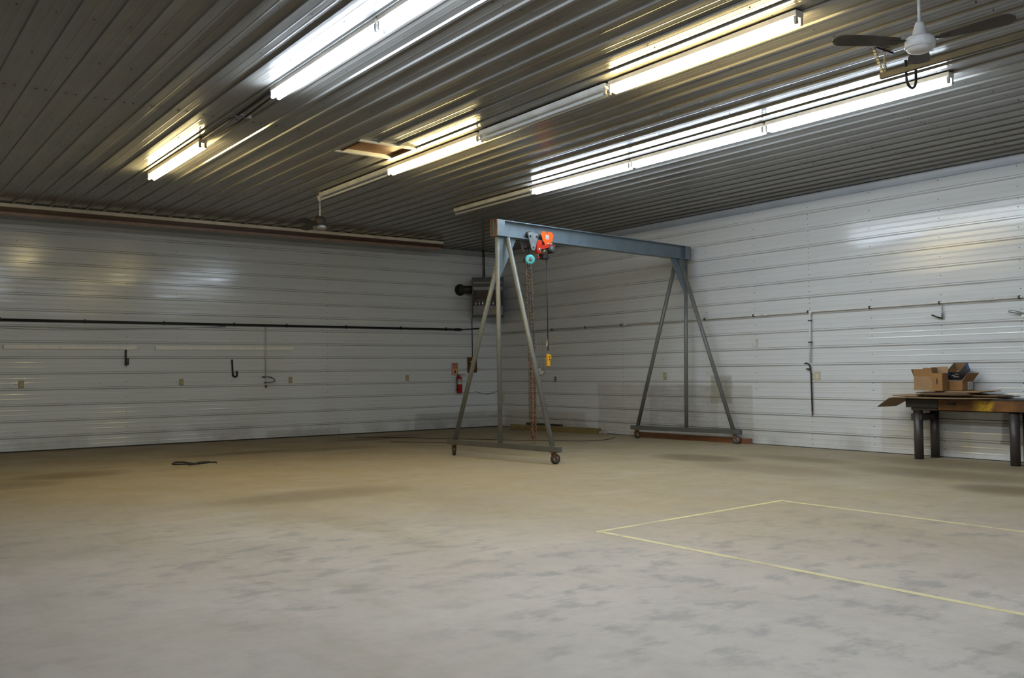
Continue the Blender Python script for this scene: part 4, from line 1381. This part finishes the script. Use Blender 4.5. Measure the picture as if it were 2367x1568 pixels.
def carton(loc, w_, d_, h_, mat, inmat, label, rot=(0, 0, 0), flaps=(), extras=None):
    """open box: w along local y, d along local x; origin at the base centre"""
    t = thing('cardboard_box', loc, label, 'box')
    t.rotation_euler = rot
    th = 0.006
    m_ = MB()
    m_.box((-d_ / 2, -w_ / 2, 0), (d_ / 2, w_ / 2, th))
    m_.box((-d_ / 2, -w_ / 2, th), (-d_ / 2 + th, w_ / 2, h_))
    m_.box((d_ / 2 - th, -w_ / 2, th), (d_ / 2, w_ / 2, h_))
    m_.box((-d_ / 2 + th, -w_ / 2, th), (d_ / 2 - th, -w_ / 2 + th, h_))
    m_.box((-d_ / 2 + th, w_ / 2 - th, th), (d_ / 2 - th, w_ / 2, h_))
    m_.build('box_body', mat, t)
    m_ = MB()
    q = th + 0.0015
    m_.box((-d_ / 2 + th, -w_ / 2 + th, th), (d_ / 2 - th, w_ / 2 - th, q))
    m_.box((-d_ / 2 + th, -w_ / 2 + th, q), (-d_ / 2 + q, w_ / 2 - th, h_ - 0.002))
    m_.box((d_ / 2 - q, -w_ / 2 + th, q), (d_ / 2 - th, w_ / 2 - th, h_ - 0.002))
    m_.box((-d_ / 2 + q, -w_ / 2 + th, q), (d_ / 2 - q, -w_ / 2 + q, h_ - 0.002))
    m_.box((-d_ / 2 + q, w_ / 2 - q, q), (d_ / 2 - q, w_ / 2 - th, h_ - 0.002))
    m_.build('box_lining', inmat, t)
    for (side, ang, ln, fm) in flaps:
        # side: 'f' front (-x), 'b' back (+x), 'l' (+y), 'r' (-y); ang = 0 upright, positive = outward
        m_ = MB()
        if side in 'fb':
            m_.box((-0.002, -w_ / 2, 0), (0.002, w_ / 2, ln))
            s = -1 if side == 'f' else 1
            m_.xf(Matrix.Translation((s * (d_ / 2 - 0.002), 0, h_)) @ Matrix.Rotation(R(s * ang), 4, 'Y'))
        else:
            m_.box((-d_ / 2, -0.002, 0), (d_ / 2, 0.002, ln))
            s = 1 if side == 'l' else -1
            m_.xf(Matrix.Translation((0, s * (w_ / 2 - 0.002), h_)) @ Matrix.Rotation(R(-s * ang), 4, 'X'))
        m_.build('flap', fm, t)
    return t


ta = carton((-0.37, -11.966, ZC), 0.30, 0.26, 0.215, CARD, CARDIN, 'tan open carton with raised flaps, leftmost box on the bench',
            flaps=(('f', 6, 0.115, CARD2), ('b', 3, 0.135, CARDIN), ('l', 22, 0.12, CARDIN), ('r', -12, 0.12, CARD)))
tb = carton((-0.535, -12.258, ZC), 0.165, 0.17, 0.265, CARD2, CARDIN, 'narrow orange-brown carton with an oval hand hole, middle box on the bench',
            flaps=(('b', 8, 0.10, CARDIN), ('l', 4, 0.09, CARDIN)))
hole = [(0.012 * math.cos(R(a_)), 0.05 * math.sin(R(a_)) ** 1 if True else 0) for a_ in range(0, 360, 24)]
MB().prism(hole, 0.0, 0.0015, frame((0, 1, 0), (0, 0, 1), (-1, 0, 0), (-0.085, 0.0, 0.14))).build('hand_hole', BLACK, tb)
tc = carton((-0.235, -12.42, ZC), 0.225, 0.33, 0.145, CARD2, CARDIN, 'low orange-brown carton with white label under the black box',
            flaps=(('r', 38, 0.15, CARD2),))
MB().box((-0.01, -0.114, 0.012), (0.145, -0.1124, 0.132)).build('shipping_label', LABELW, tc)
for k_ in range(6):
    x_ = 0.006 + 0.022 * k_
    MB().box((x_, -0.1146, 0.025), (x_ + 0.01, -0.114, 0.115 if k_ % 2 else 0.085)).build('label_print', SOCK, tc)
td = carton((-0.245, -12.41, ZC + 0.232), 0.215, 0.28, 0.14, BLKCARD, CARDIN, 'black open box tilted on top of the low carton', rot=(R(0), R(-31), R(-2)))
MB().box((-0.1415, -0.02, 0.075), (-0.140, 0.03, 0.082)).build('box_print', LABELW, td)
MB().box((-0.1415, -0.075, 0.05), (-0.140, 0.005, 0.062)).build('box_print', LABELW, td)
MB().box((-0.1415, -0.085, 0.10), (-0.140, -0.03, 0.107)).build('box_print', LABELW, td)
MB().box((-0.1418, 0.058, 0.08), (-0.140, 0.1075, 0.14)).build('blue_corner', BLUECARD, td)
MB().box((0.07, -0.109, 0.04), (0.14, -0.1075, 0.14)).build('blue_corner', BLUECARD, td)
